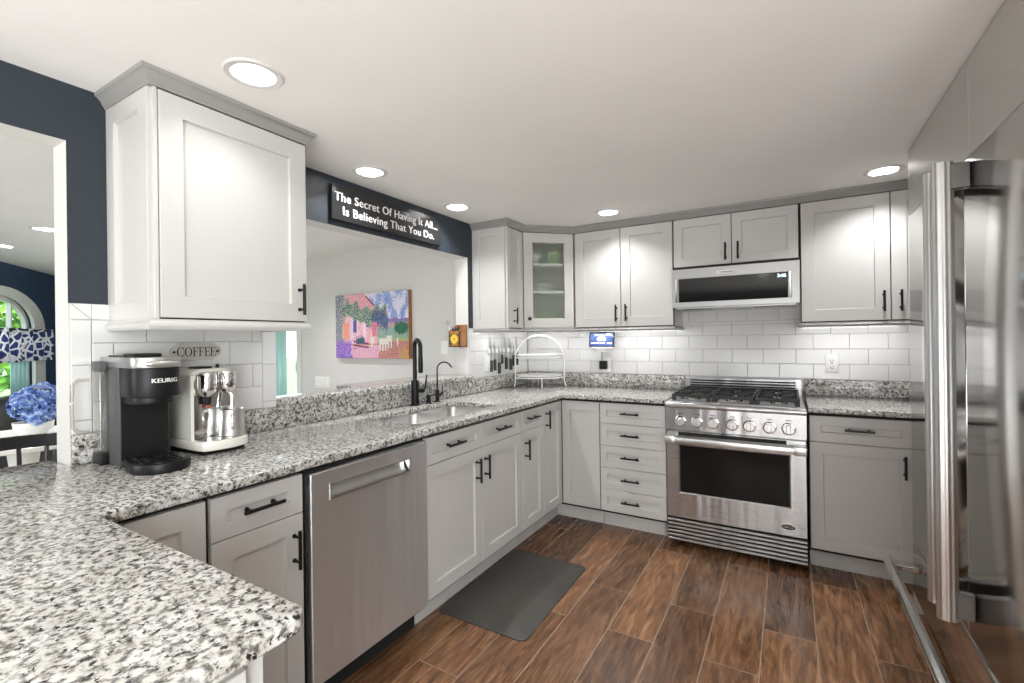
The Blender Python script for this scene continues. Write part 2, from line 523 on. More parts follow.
# left wall with doorway and pass-through (plaster core, white reveals and navy faces)
DJ = -3.157   # door jamb
YO1, YO2, ZO = -2.432, -0.904, 1.926
mb = MB()
mb.box(-0.115, 0, DJ, YO1, 0, CZ)
mb.box(-0.115, 0, YO1, YO2, ZO, CZ)
mb.box(-0.115, 0, YO1, YO2, 0, 1.02)
mb.box(-0.115, 0, YO2, 0.1, 0, CZ)
mb.box(-0.115, 0, -4.7, DJ, 1.993, CZ)
mb.box(-0.115, 0, -7.1, -4.7, 0, CZ)
structure('wall_left', mb, WHITE, smooth=0)
mb = MB()
mb.box(0.0, 0.003, DJ, -3.05, 1.453, CZ)
mb.box(0.0, 0.003, -3.05, YO1, 1.36, CZ)
mb.box(0.0, 0.003, YO1, YO2, ZO, CZ)
mb.box(0.0, 0.003, YO2, -0.30, 1.385, CZ)
mb.box(0.0, 0.003, -4.7, DJ, 1.993, CZ)
mb.box(0.0, 0.003, -7.1, -4.7, 0, CZ)
structure('wall_left_paint', mb, NAVY, smooth=0)
structure('wall_back', MB().box(-0.115, 3.6, 0.0, 0.12, 0, CZ + 0.1), WHITE)
mb = MB()
for b_ in ((-7.1, -6.45, 0, CZ + .1), (-4.25, 0.12, 0, CZ + .1), (-6.45, -4.25, 0, .62), (-6.45, -4.25, 2.12, CZ + .1)):
    mb.box(3.32, 3.45, b_[0], b_[1], b_[2], b_[3])
structure('wall_right', mb, GREY, smooth=0)
structure('added_window_2', MB().box(3.40, 3.44, -6.45, -4.25, .62, .68).box(3.40, 3.44, -6.45, -4.25, 2.06, 2.12).box(3.40, 3.44, -5.38, -5.32, .68, 2.06), WHITE)  # unseen window added to give the side fill light a place
# wall behind the camera; the dining side has an added window for fill
mb = MB()
for b in ((-2.6, -2.35, 0, CZ), (-.25, 3.6, 0, CZ), (-2.35, -.25, 0, 0.65), (-2.35, -.25, 2.1, CZ)):
    mb.box(b[0], b[1], -7.1, -6.98, b[2], b[3])
structure('wall_front', mb, NAVY, smooth=0)
structure('added_window_3', MB().box(-2.35, -.25, -7.09, -7.05, 0.65, 0.71).box(-2.35, -.25, -7.09, -7.05, 2.04, 2.1).box(-1.33, -1.27, -7.09, -7.05, 0.71, 2.04), WHITE)
# room beyond
PX0, PX1 = -3.95, -2.455
mb = MB()
mb.box(PX1, -0.115, -0.60, -0.48, 0, CZ)
mb.box(-7.3, PX0, -0.60, -0.48, 0, CZ)
mb.box(PX0, PX1, -0.60, -0.48, 2.05, CZ)
structure('wall_dining_back', mb, GREY, smooth=0)
# angled blue wall with the arched window
U0 = Vector((-4.93, -2.28, 0)); UT = Vector((-0.8125, 0.583, 0)); UN = Vector((0.583, 0.8125, 0))
WM = Matrix(((UT.x, -UN.x, 0, U0.x), (UT.y, -UN.y, 0, U0.y), (0, 0, 1, 0), (0, 0, 0, 1)))   # local x along wall, local -y toward the room
def arch_pts(a, b, z0, k=28):
    return [(a * math.cos(PI * i / k), z0 + b * math.sin(PI * i / k)) for i in range(k + 1)]
mb = MB()
ap = arch_pts(0.63, 0.36, 1.50)
for (p, q) in zip(ap, ap[1:]):
    mb.prism([p, (p[0], CZ + .01), (q[0], CZ + .01), q], 0, 0.1, 'y')
mb.box(0.63, 2.95, 0, 0.1, 0, CZ + .01); mb.box(-2.99, -0.63, 0, 0.1, 0, CZ + .02); mb.box(-0.63, 0.63, 0, 0.1, 0, 0.66)
structure('wall_dining_angled', put(mb, WM), NAVY2, smooth=0)
structure('wall_dining_left', MB().box(-2.6, -2.5, -7.1, -3.95, 0, CZ), NAVY2)
# arched window: casing, sash, muntins, glass
win = thing('window_1', None, None, U0, math.atan2(UT.y, UT.x)); win['kind'] = 'structure'
if True:
    # local frame: x along wall, +y is (-UT.y, UT.x) -> check side
    side = Vector((-UT.y, UT.x, 0)).dot(UN)
    sg = 1.0 if side > 0 else -1.0        # +1: room is on local +y
def band(mb, a0, b0, a1, b1, z0, zb, y0, y1):
    o_, i_ = arch_pts(a0, b0, z0), arch_pts(a1, b1, z0)
    ya, yb = min(y0, y1), max(y0, y1)
    for (p, q, r_, s_) in zip(o_, o_[1:], i_, i_[1:]):
        mb.prism([p, q, s_, r_], ya, yb, 'y')
    for sx in (-1, 1):
        xa, xb = sorted((sx * a0, sx * a1))
        mb.box(xa, xb, ya, yb, zb, z0)
    return mb
mb = band(MB(), 0.83, 0.43, 0.60, 0.335, 1.50, 0.60, 0.0, sg * 0.03)
mb.box(-0.86, 0.86, min(0, sg * .06), max(0, sg * .06), 0.58, 0.66)
structure('window_frame', mb, WHITE, win)
mb = band(MB(), 0.63, 0.36, 0.565, 0.30, 1.50, 0.66, sg * -0.07, sg * -0.03)
mb.box(-0.56, 0.56, min(sg * -.07, sg * -.03), max(sg * -.07, sg * -.03), 1.42, 1.50)
mb.box(-0.02, 0.02, min(sg * -.07, sg * -.03), max(sg * -.07, sg * -.03), 0.66, 1.79)
mb.box(-0.56, 0.56, min(sg * -.07, sg * -.03), max(sg * -.07, sg * -.03), 0.66, 0.72)
mb.box(0.26, 0.285, min(sg * -.07, sg * -.03), max(sg * -.07, sg * -.03), 1.50, 1.77)
mb.box(-0.285, -0.26, min(sg * -.07, sg * -.03), max(sg * -.07, sg * -.03), 1.50, 1.77)
structure('sash', mb, WHITE, win)
mb = MB(); pts = [(-0.6, 0.66), (0.6, 0.66)] + arch_pts(0.6, 0.34, 1.5)
mb.prism(pts, sg * -0.052, sg * -0.048, 'y')
structure('pane', mb, PANE, win)
# patio door in the grey wall beyond
pd = thing('door_1', None, None, (PX1, -0.54, 0)); pd['kind'] = 'structure'
W = PX1 - PX0
mb = MB()
mb.box(-W - .08, -W + .02, -.075, .06, 0, 2.13); mb.box(-0.02, 0.06, -.075, .06, 0, 2.13); mb.box(-W, 0, -.075, .06, 2.03, 2.13)
structure('door_frame', mb, WHITE, pd)
mb = MB()
for a, b in ((-W + .02, -W / 2 + .02), (-W / 2 - .02, -0.02)):
    mb.box(a, a + .07, -.02, .02, 0.02, 2.03); mb.box(b - .05, b, -.02, .02, 0.02, 2.03)
    mb.box(a, b, -.02, .02, 0.02, .14); mb.box(a, b, -.02, .02, 1.93, 2.03)
structure('door_sash', mb, WHITE, pd)
structure('pane', MB().box(-W + .05, -.05, -.004, .004, .1, 1.97), PANE, pd)
structure('door_handle', MB().tube([(-.045, -.02, .98), (-.045, -.055, .99), (-.045, -.06, 1.03), (-.045, -.055, 1.09), (-.045, -.02, 1.10)], .008), BLUEP, pd)
# hanging sheers
def curtain(x0, x1, z0, z1, y, amp, waves, mb=None):
    mb = mb or MB(); k = int(waves * 10)
    for i in range(k):
        a, b = i / k, (i + 1) / k
        ya, yb = y + amp * math.sin(a * waves * 2 * PI), y + amp * math.sin(b * waves * 2 * PI)
        mb.quad([(x0 + (x1 - x0) * a, ya, z0), (x0 + (x1 - x0) * b, yb, z0), (x0 + (x1 - x0) * b, yb, z1), (x0 + (x1 - x0) * a, ya, z1)])
    return mb
c = mono('curtain', curtain(-3.20, -2.545, 0.03, 2.0, -0.68, 0.02, 6), TEAL, 'teal sheer curtain hanging at the glass door beyond the pass-through', 'curtain')
md = c.modifiers.new('thick', 'SOLIDIFY'); md.thickness = 0.003

# outdoors
structure('ground_lawn', MB().box(-40, 20, -30, 40, -0.35, -0.25), GRASS)
def tree(name, loc, h, rad, n, label):
    t = thing(name, label, 'tree', loc, 0, 'trees in the garden')
    MB().tube([(0, 0, 0), (.05, 0, h * .4), (0, .05, h * .75)], [.12, .09, .04]).build('trunk', BARK, t)
    mb = MB(); rr = random.Random(hash(loc[0]) % 97)
    bl = [(rr.uniform(-.5, .5) * rad, rr.uniform(-.5, .5) * rad, h * rr.uniform(.25, .95), rr.uniform(.45, .7) * rad) for _ in range(12)]
    for _ in range(n):
        cx, cy, cz, cr = rr.choice(bl)
        d = Vector((rr.gauss(0, 1), rr.gauss(0, 1), rr.gauss(0, 1))).normalized() * cr * rr.uniform(.75, 1.05)
        p = Vector((cx, cy, cz)) + d
        a = Vector((rr.gauss(0, 1), rr.gauss(0, 1), rr.gauss(0, .6))).normalized() * .16
        b = a.cross(Vector((rr.gauss(0, 1), rr.gauss(0, 1), rr.gauss(0, 1)))).normalized() * .08
        mb.quad([p - a, p + b, p + a, p - b])
    mb.build('foliage', LEAF, t, 0)
tree('leafy_tree', (-10.5, -0.6, -0.25), 4.4, 1.9, 3000, 'bright green leafy tree outside the arched window')
tree('leafy_tree', (-12.5, -4.6, -0.25), 5.4, 2.3, 3000, 'larger green tree behind, at the left edge of the arched window')
tree('leafy_tree', (-4.9, 3.4, -0.25), 3.6, 1.6, 2500, 'green tree outside the glass door with the teal curtain')

# ------------------------------------------------------------------ wall tile and granite splash
def tile_box(mb, u0, u1, v0, v1, frame, th=0.008, g=0.0011, bev=0.0016):
    """one tile: u along the wall, v up; frame(u, v, d) -> point"""
    u0 += g; u1 -= g; v0 += g; v1 -= g
    if u1 - u0 < .006 or v1 - v0 < .006: return
    o = [frame(u0, v0, 0), frame(u1, v0, 0), frame(u1, v1, 0), frame(u0, v1, 0)]
    m_ = [frame(u0, v0, th - bev), frame(u1, v0, th - bev), frame(u1, v1, th - bev), frame(u0, v1, th - bev)]
    b_ = bev
    f_ = [frame(u0 + b_, v0 + b_, th), frame(u1 - b_, v0 + b_, th), frame(u1 - b_, v1 - b_, th), frame(u0 + b_, v1 - b_, th)]
    for i in range(4):
        j = (i + 1) % 4
        mb.quad([o[i], o[j], m_[j], m_[i]]); mb.quad([m_[i], m_[j], f_[j], f_[i]])
    mb.quad(f_)
def tile_field(mb, u0, u1, v0, v1, frame, tw=0.198, thh=0.1005, vbase=1.022, ubase=0.0):
    r0 = math.floor((v0 - vbase) / thh); r1 = math.ceil((v1 - vbase) / thh)
    for r_ in range(r0, r1):
        off = ubase + (tw / 2 if r_ % 2 else 0)
        k0 = math.floor((u0 - off) / tw); k1 = math.ceil((u1 - off) / tw)
        for k in range(k0, k1):
            a, b = max(u0, off + k * tw), min(u1, off + (k + 1) * tw)
            c_, d_ = max(v0, vbase + r_ * thh), min(v1, vbase + (r_ + 1) * thh)
            tile_box(mb, a, b, c_, d_, frame)
FB = lambda u, v, d: (u, -0.004 - d, v)
FL = lambda u, v, d: (0.004 + d, u, v)
mb = MB()
tile_field(mb, 0.012, 3.30, 1.022, 1.40, FB, ubase=1.406)
tile_field(mb, 1.36, 2.13, 1.40, 1.62, FB, ubase=1.406)
tile_field(mb, 1.38, 2.14, 0.93, 1.022, FB, ubase=1.406)
tb = structure('trim_1', mb, TILE, smooth=0)
structure('trim_2', MB().box(0, 3.3, -0.0055, 0, 0.92, 1.40).box(1.36, 2.13, -.0055, 0, 1.40, 1.62), GROUT, smooth=0)
mb = MB()
tile_field(mb, YO2 + .004, -0.012, 1.022, 1.40, FL, ubase=0.05)
structure('trim_3', mb, TILE, smooth=0)
structure('trim_4', MB().box(0, 0.0055, YO2 + .002, -0.004, 0.92, 1.40), GROUT, smooth=0)
# coffee corner: field with a mitred border
mb = MB()
tile_field(mb, -3.100, -2.500, 1.015, 1.399, FL, tw=0.198, ubase=-3.10 + .06, vbase=1.018)
zb = [1.015, 1.06, 1.245, 1.399]
for a, b in zip(zb, zb[1:]): tile_box(mb, DJ + .002, -3.100, a, b, FL)
for a, b in zip([1.015, 1.045, 1.215, 1.40], [1.045, 1.215, 1.40]): tile_box(mb, -2.500, YO1 - .002, a, b, FL)
tile_box(mb, -3.100, -2.98, 1.399, 1.453, FL); tile_box(mb, -2.98, -2.80, 1.399, 1.453, FL)
for P in ([(DJ + .003, 1.4005), (-3.102, 1.4005), (DJ + .003, 1.452)], [(-3.1005, 1.402), (-3.1005, 1.452), (DJ + .0055, 1.452)]):
    mb.prism(P, 0.004, 0.012, 'x')
structure('trim_5', mb, TILE, smooth=0)
structure('trim_6', MB().box(0, 0.0055, DJ + .001, YO1 - .001, 0.92, 1.4535), GROUT, smooth=0)

# countertops
def rounded(pts_r):
    """polygon with per-corner radius: [(x, y, r)]"""
    out = []; k = len(pts_r)
    for i in range(k):
        x, y, r_ = pts_r[i]
        p = Vector((x, y)); a = Vector(pts_r[i - 1][:2]); c_ = Vector(pts_r[(i + 1) % k][:2])
        if r_ <= 0: out.append((x, y)); continue
        u, v = (a - p).normalized(), (c_ - p).normalized()
        ang = u.angle(v); t = r_ / math.tan(ang / 2)
        ctr = p + (u + v).normalized() * (r_ / math.sin(ang / 2))
        s0, s1 = p + u * t - ctr, p + v * t - ctr
        a0, a1 = math.atan2(s0.y, s0.x), math.atan2(s1.y, s1.x)
        d = (a1 - a0 + PI) % (2 * PI) - PI
        for q in range(7):
            an = a0 + d * q / 6
            out.append((ctr.x + r_ * math.cos(an), ctr.y + r_ * math.sin(an)))
    return out
SX0, SX1, SY0, SY1 = 0.150, 0.535, -2.055, -1.310
out = rounded([(-0.17, -4.25, 0.02), (1.432, -4.25, 0.03), (1.432, -3.292, 0.03), (0.655, -3.292, 0.012), (0.655, -0.660, 0.015), (1.374, -0.660, 0),
               (1.374, -0.001, 0), (0.001, -0.001, 0), (0.001, DJ - .001, 0), (-0.17, DJ - .001, 0)])
hole = rounded([(SX0, SY0, .07), (SX1, SY0, .07), (SX1, SY1, .07), (SX0, SY1, .07)])
ct = thing('countertop', 'speckled white granite countertop running from the front peninsula past the sink to the range', 'countertop', (0.33, -2.0, 0.884))
OFF = (0.33, -2.0, 0.884)
slab(out, [hole], 0.884, 0.914).build('worktop', GRANITE, ct, 35, OFF)
mb = MB().box(0.001, 0.022, DJ + .002, YO1, 0.9145, 1.014, .003, 2).box(0.001, 0.022, YO1, YO2, 0.9145, 1.019, .001)
mb.box(0.001, 0.022, YO2, -0.001, 0.9145, 1.020, .003, 2).box(0.022, 1.374, -0.022, -0.001, 0.9145, 1.020, .003, 2)
mb.build('backsplash', GRANITE, ct, 35, OFF)
ct2 = thing('countertop', 'short speckled granite countertop right of the range', 'countertop', (2.7, -0.33, 0.884))
slab(rounded([(2.146, -0.660, 0), (3.30, -0.660, 0), (3.30, -.001, 0), (2.146, -.001, 0)]), [], 0.884, 0.914).build('worktop', GRANITE, ct2, 35, (2.7, -.33, .884))
MB().box(2.146, 3.30, -0.022, -0.001, 0.9145, 1.020, .003, 2).build('backsplash', GRANITE, ct2, 35, (2.7, -.33, .884))
# raised bar ledge in the pass-through
led = rounded([(-0.10, YO1 + .002, 0), (0.048, YO1 + .002, .004), (0.048, YO2 - .002, .004), (-0.30, YO2 - .002, 0), (-0.30, -1.86, .01), (-0.10, -1.86, 0)])
mono('bar_ledge', slab(led, [], 1.020, 1.051, 0.005), GRANITE, 'raised granite ledge capping the pass-through wall behind the sink', 'ledge', base=(0, -1.67, 1.020))

# ------------------------------------------------------------------ cabinets
def shaker(w, h, t=0.020, fwid=0.062, glass=False):
    """front panel: x 0..w, z 0..h, face at y=0, back at y=t"""
    b = bmesh.new()
    e = 0.0015
    def ring(ins, y):
        return [b.verts.new(p) for p in ((ins, y, ins), (w - ins, y, ins), (w - ins, y, h - ins), (ins, y, h - ins))]
    rs = [ring(0, t), ring(0, e), ring(e, 0), ring(fwid, 0), ring(fwid + .003, .0115)]
    if glass: rs += [ring(fwid + .003, t)]
    for A, B in zip(rs, rs[1:]):
        for i in range(4): b.faces.new((A[i], A[(i + 1) % 4], B[(i + 1) % 4], B[i]))
    if glass:
        A, B = rs[-1], rs[0]
        for i in range(4): b.faces.new((A[i], A[(i + 1) % 4], B[(i + 1) % 4], B[i]))
    else:
        b.faces.new(rs[-1]); b.faces.new(list(reversed(rs[0])))
    return MB()._merge(b)
def pull(parent, x, z, length, vertical):
    """black bar pull centred at x, z on a front whose face is y=0"""
    mb = MB(); r_ = 0.006; so = 0.032; hl = length / 2
    A = (lambda s_: (x, -so, z + s_)) if vertical else (lambda s_: (x + s_, -so, z))
    B = (lambda s_: (x, 0, z + s_)) if vertical else (lambda s_: (x + s_, 0, z))
    mb.cyl(A(-hl), A(hl), r_, seg=12, bev=.001)
    for s_ in (-hl * .64, hl * .64):
        mb.cyl(B(s_), A(s_), .0045, seg=10); mb.cyl(B(s_), Vector(B(s_)) + Vector((0, -.003, 0)), .0075, seg=10)
    return mb.build('handle', BLACK, parent)
def front(root, kind, x0, x1, z0, z1, handle=None, fwid=None, glass=False):
    """adds a door or drawer front to a cabinet; handle = ('v'|'h', x, z, length) in cabinet coordinates"""
    fwid = fwid or (0.062 if kind == 'door' else 0.044)
    g = 0.0015
    o = put(shaker(x1 - x0 - 2 * g, z1 - z0 - 2 * g, .02, fwid, glass), Matrix.Translation((x0 + g, 0, z0 + g))).build(kind, PAINT, root, 20)
    if handle:
        pull(o, handle[1], handle[2], handle[3], handle[0] == 'v')
    return o
def carcass(root, w, depth, z0, z1, m=PAINT, name='cabinet_body', xa=0.0):
    MB().box(xa, w, .0205, .034, z0, .8835).build('shadow_gap', GAP, root)  # black plate painted in as the shade between fronts
    return MB().box(xa, w, 0.0345, depth, z0, z1, 0.001).build(name, m, root)
def toe(root, w, depth, xa=0.0, m=PAINT):
    return MB().box(xa, w, 0.075, depth, 0.0, 0.105).build('toe_kick', m, root)
LRZ = R(90)
XF, YF = 0.631, -0.638
ZT, ZB = 0.868, 0.122        # front top and bottom
ZD = 0.738                   # drawer / door split
def left_cab(name, label, y0, y1, cz=0.8835, group='grey base cabinets'):
    r_ = thing(name, label, 'cabinet', (XF, y0, 0), LRZ, group)
    w_ = y1 - y0
    carcass(r_, w_ - .001, 0.60, 0.105, cz, xa=.001)
    toe(r_, w_ - .001, .60, .001)
    return r_, w_
r_, w_ = left_cab('base_cabinet', 'grey corner base cabinet with plain tall door, half hidden behind the peninsula', -3.262, -3.042)
front(r_, 'door', 0.004, w_ - .004, ZB, ZT, None)
r_, w_ = left_cab('base_cabinet', 'narrow grey base cabinet with one drawer over one door, left of the dishwasher', -3.038, -2.737)
front(r_, 'drawer', .003, w_ - .003, ZD + .0, ZT, ('h', w_ / 2 - .003, .807, .13))
front(r_, 'door', .003, w_ - .003, ZB, ZD, ('v', w_ - .038, .627, .127))
r_, w_ = left_cab('sink_cabinet', 'wide grey sink base cabinet with two false drawers and paired doors', -2.118, -1.228, .62)
front(r_, 'drawer', .003, .452, ZD, ZT, ('h', .203, .808, .135))
front(r_, 'drawer', .454, w_ - .003, ZD, ZT, ('h', .648, .809, .14))
front(r_, 'door', .003, .452, ZB, ZD, ('v', .400, .626, .128))
front(r_, 'door', .454, w_ - .003, ZB, ZD, ('v', .481, .628, .128))
r_, w_ = left_cab('base_cabinet', 'slim grey base cabinet with a drawer and door between sink cabinet and corner cabinet', -1.226, -0.922)
front(r_, 'drawer', .003, w_ - .003, ZD, ZT, ('h', .122, .813, .14), .040)
front(r_, 'door', .003, w_ - .003, ZB, ZD, ('v', .042, .623, .125))
# corner lazy-susan cabinet, two door leaves
r_ = thing('corner_cabinet', 'grey inside-corner base cabinet with a folding pair of tall doors', 'cabinet', (XF, -0.920, 0), LRZ, 'grey base cabinets')
MB().prism([(0.001, .0205), (.2815, .0205), (.3025, .0205), (.3025, -.284), (.316, -.284), (.316, .035), (.001, .035)], .105, .8835).build('shadow_gap', GAP, r_)  # shade of the corner gaps, drawn as a black plate
MB().prism([(0.001, .036), (.317, .036), (.317, -.284), (.915, -.284), (.915, .60), (0.001, .60)], .105, .8835).build('cabinet_body', PAINT, r_)
# toe kick follows the inside corner
MB().prism([(0.001, .075), (.357, .075), (.357, -.285), (.915, -.285), (.915, .60), (0.001, .60)], 0, .105).build('toe_kick', PAINT, r_)
front(r_, 'door', .003, .281, ZB, ZT, ('v', .028, .766, .123))
d2 = front(r_, 'door', 0, .284, ZB, ZT, None)
d2.rotation_euler = (0, 0, -LRZ); d2.location = (.282, -.002, 0)
def back_cab(name, label, x0, x1, group='grey base cabinets'):
    r_ = thing(name, label, 'cabinet', (x0, YF, 0), 0, group)
    w_ = x1 - x0
    carcass(r_, w_ - .001, 0.612, .105, .8835, xa=.001); toe(r_, w_ - .001, .60, .001)
    return r_, w_
r_, w_ = back_cab('drawer_cabinet', 'grey base cabinet with five stacked drawers left of the range', 0.918, 1.372)
zs = [ZB, .272, .424, .574, .726, ZT]
for a, b in zip(zs, zs[1:]):
    front(r_, 'drawer', .003, w_ - .004, a, b, ('h', .218, (a + b) / 2 + .004, .125), .046)
r_, w_ = back_cab('base_cabinet', 'grey base cabinet with a wide drawer and door right of the range', 2.148, 2.612)
front(r_, 'drawer', .003, w_ - .003, .722, ZT, ('h', .228, .800, .13), .052)
front(r_, 'door', .003, w_ - .003, ZB, .722, ('v', .417, .628, .12))
r_, w_ = back_cab('base_cabinet', 'grey base cabinet hidden behind the refrigerator at the right end of the back run', 2.614, 3.30)
front(r_, 'door', .003, w_ - .003, ZB, ZT, None)
# peninsula
r_ = thing('peninsula_cabinet', 'grey cabinet under the foreground peninsula counter', 'cabinet', (1.38, -4.20, 0), LRZ, 'grey base cabinets')
MB().box(0, .865, .0, 1.40, .105, .8835, .002).build('cabinet_body', PAINT, r_)
MB().box(0.03, .80, .06, 1.36, 0, .105).build('toe_kick', PAINT, r_)
o = put(shaker(.80, .72, .016, .075), Matrix.Translation((.03, -.0165, .135))).build('end_panel', PAINT, r_)

# upper cabinets
UB, UT_ = 1.394, 2.136
def rail(mb, pts, ztop=1.393, out=0.014, h=0.034):
    """light rail: a rounded moulding below the cabinet along a polyline of (x, y) with outward to the right-hand side"""
    prof = [(-.016, 0), (.004, 0), (.004, -.006)] + [(.004 + out * math.sin(PI * q / 6), -.006 - (h - .006) * q / 6) for q in range(1, 6)] + [(.004, -h), (-.016, -h)]
    sweep(mb, pts, prof, ztop)
def sweep(mb, pts, prof, z0):
    """mitred sweep of a profile (outward, up) along an open 2D polyline"""
    k = len(pts); P = [Vector(p) for p in pts]
    rings = []
    b = bmesh.new()
    for i in range(k):
        d0 = (P[i] - P[i - 1]).normalized() if i > 0 else (P[1] - P[0]).normalized()
        d1 = (P[i + 1] - P[i]).normalized() if i < k - 1 else d0
        n0, n1 = Vector((d0.y, -d0.x)), Vector((d1.y, -d1.x))
        bis = (n0 + n1).normalized(); sc_ = 1.0 / max(.3, bis.dot(n0))
        rings.append([b.verts.new((P[i].x + bis.x * sc_ * o_, P[i].y + bis.y * sc_ * o_, z0 + u_)) for o_, u_ in prof])
    m_ = len(prof)
    for A, B in zip(rings, rings[1:]):
        for q in range(m_): b.faces.new((A[q], A[(q + 1) % m_], B[(q + 1) % m_], B[q]))
    b.faces.new(rings[0]); b.faces.new(list(reversed(rings[-1])))
    mb._merge(b)
CROWN = [(-.03, .0), (.002, .0), (.005, .008), (.009, .011), (.014, .024), (.024, .034), (.029, .036), (.031, .047), (-.03, .047)]
def upper(name, label, loc, rz, w_, depth, z0=UB, z1=UT_, body=True, stile=0.0):
    r_ = thing(name, label, 'cabinet', (loc[0], loc[1], z0), rz, 'grey wall cabinets')
    if body:
        MB().box(0, w_, .0345, depth, 0, z1 - z0, .001).build('cabinet_body', PAINT, r_)
        MB().box(stile, w_, .0205, .034, 0, z1 - z0).build('shadow_gap', GAP, r_)  # black sheet standing for shade around the wall cabinet doors
        if stile: MB().box(0, stile - .0005, .004, .034, 0, z1 - z0, .001).build('face_stile', PAINT, r_)
    return r_, z1 - z0
# foreground left cabinet above the coffee machines
r_, h_ = upper('wall_cabinet', 'large grey wall cabinet above the coffee machines, with a single door', (0.331, -3.040, 0), LRZ, .543, .3305, stile=.0115)
front(r_, 'door', .012, .543, .004, h_ - .004, ('v', .506, .093, .125), .070)
o = put(shaker(.306, h_, .012, .060), Matrix.Translation((0, -.012, 0))).build('side_panel', PAINT, r_, 20)
o.rotation_euler = (0, 0, -LRZ); o.location = (0, .328, 0)
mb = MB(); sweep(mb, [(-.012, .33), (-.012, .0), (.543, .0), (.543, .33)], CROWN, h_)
mb.build('crown_molding', TRIMG, r_)
mb = MB(); rail(mb, [(-.012, .318), (-.012, .0), (.543, .0), (.543, .318)], 0.0, .009, .034)
mb.build('light_rail', PAINT, r_)
# back group
r_, h_ = upper('wall_cabinet', 'narrow grey wall cabinet beside the pass-through with one slim door facing right', (.311, -.836, 0), LRZ, .220, .3105, stile=.0165)
front(r_, 'door', .018, .218, .004, h_ - .004, ('v', .075, .092, .12), .050)
o = put(shaker(.287, h_, .012, .060), Matrix.Translation((0, -.012, 0))).build('side_panel', PAINT, r_, 20)
o.rotation_euler = (0, 0, -LRZ); o.location = (0, .309, 0)
# diagonal glass-door cabinet
dA, dB = Vector((.311, -.614)), Vector((.614, -.338))
dl = (dB - dA).length; da = math.atan2((dB - dA).y, (dB - dA).x)
r_ = thing('glass_cabinet', 'diagonal corner wall cabinet with a frosted glass door', 'cabinet', (dA.x, dA.y, UB), da, 'grey wall cabinets')
h_ = UT_ - UB
def inv2(p):  # world xy -> local
    v = Vector(p) - dA
    return (v.x * math.cos(-da) - v.y * math.sin(-da), v.x * math.sin(-da) + v.y * math.cos(-da))
inn = [(0.02, .024), (dl - .02, .024)]
poly = [inv2(p) for p in ((.614, -.315), (.614, -.001), (.001, -.001), (.001, -.614), (.291, -.614))]
mb = MB()
full = [(0.0, .021), (dl, .021)] + poly[0:1] + poly[1:4] + poly[4:5]
def plate(mb, z0, z1): mb.prism([(0.002, .021), (dl - .002, .021)] + [poly[1], poly[2], poly[3]], z0, z1)
plate(mb, 0, .02); plate(mb, h_ - .02, h_)
def wallseg(mb, a, b, t=.012):
    d = Vector((b[0] - a[0], b[1] - a[1])).normalized(); n_ = Vector((-d.y, d.x)) * t
    mb.prism([a, b, (b[0] + n_.x, b[1] + n_.y), (a[0] + n_.x, a[1] + n_.y)], .02, h_ - .02)
wallseg(mb, (dl - .002, .021), poly[1]); wallseg(mb, poly[1], poly[2]); wallseg(mb, poly[2], poly[3]); wallseg(mb, poly[3], (.002, .021))
mb.build('cabinet_body', PAINT_IN, r_)
for zz in (.275, .49):
    m2 = MB(); m2.prism([(0.025, .03), (dl - .025, .03), (poly[1][0] - .02, poly[1][1] - .02), (poly[2][0], poly[2][1] - .03), (poly[3][0] + .02, poly[3][1] - .02)], zz, zz + .02)
    m2.build('shelf', WPLASTIC, r_)
dr = front(r_, 'door', .004, dl - .004, .004, h_ - .004, None, .072, True)
MB().box(.070, dl - .070, .011, .014, .070, h_ - .070).build('glass_pane', OBSC, dr)
MB().lathe([(0, 0), (.006, 0), (.006, .014), (.014, .018), (.015, .026), (.010, .031), (0, .032)], 16, Matrix.Translation((.045, 0, .075)) @ Matrix.Rotation(R(90), 4, 'X')).build('knob', BLACK, dr)
def local_pt(x, y, z):
    v = Vector((x * math.cos(da) - y * math.sin(da), x * math.sin(da) + y * math.cos(da)))
    return (dA.x + v.x, dA.y + v.y, UB + z)
def bowl(loc, r0, h, m, label, group=None):
    mb = MB().lathe([(0, 0), (r0 * .45, 0), (r0 * .5, .006), (r0 * .85, h * .55), (r0, h), (r0 - .004, h), (r0 * .8, h * .55), (r0 * .4, .012), (0, .010)], 24)
    o = mb.build('bowl', m, None); o.location = loc
    return tag(o, label, 'bowl', group)
GREENC = mat('pale_green_ceramic', (0.35, 0.55, 0.22), 0.25)
bowl(local_pt(.13, .12, .511), .052, .085, WPLASTIC, 'white bowl at the left on the top shelf of the glass cabinet')
bowl(local_pt(.29, .14, .511), .058, .10, GREENC, 'green bowl on the top shelf of the glass cabinet')
bowl(local_pt(.20, .20, .296), .085, .07, WPLASTIC, 'wide white bowl on the middle shelf of the glass cabinet')
bowl(local_pt(.20, .14, .021), .075, .10, GREENC, 'green bowl at the bottom of the glass cabinet')
# double-door cabinet
r_, h_ = upper('wall_cabinet', 'grey double-door wall cabinet left of the microwave', (.618, -.336, 0), 0, .744, .3355)
front(r_, 'door', .002, .366, .004, h_ - .004, ('v', .335, .104, .125), .068)
front(r_, 'door', .368, .742, .004, h_ - .004, ('v', .409, .105, .125), .068)
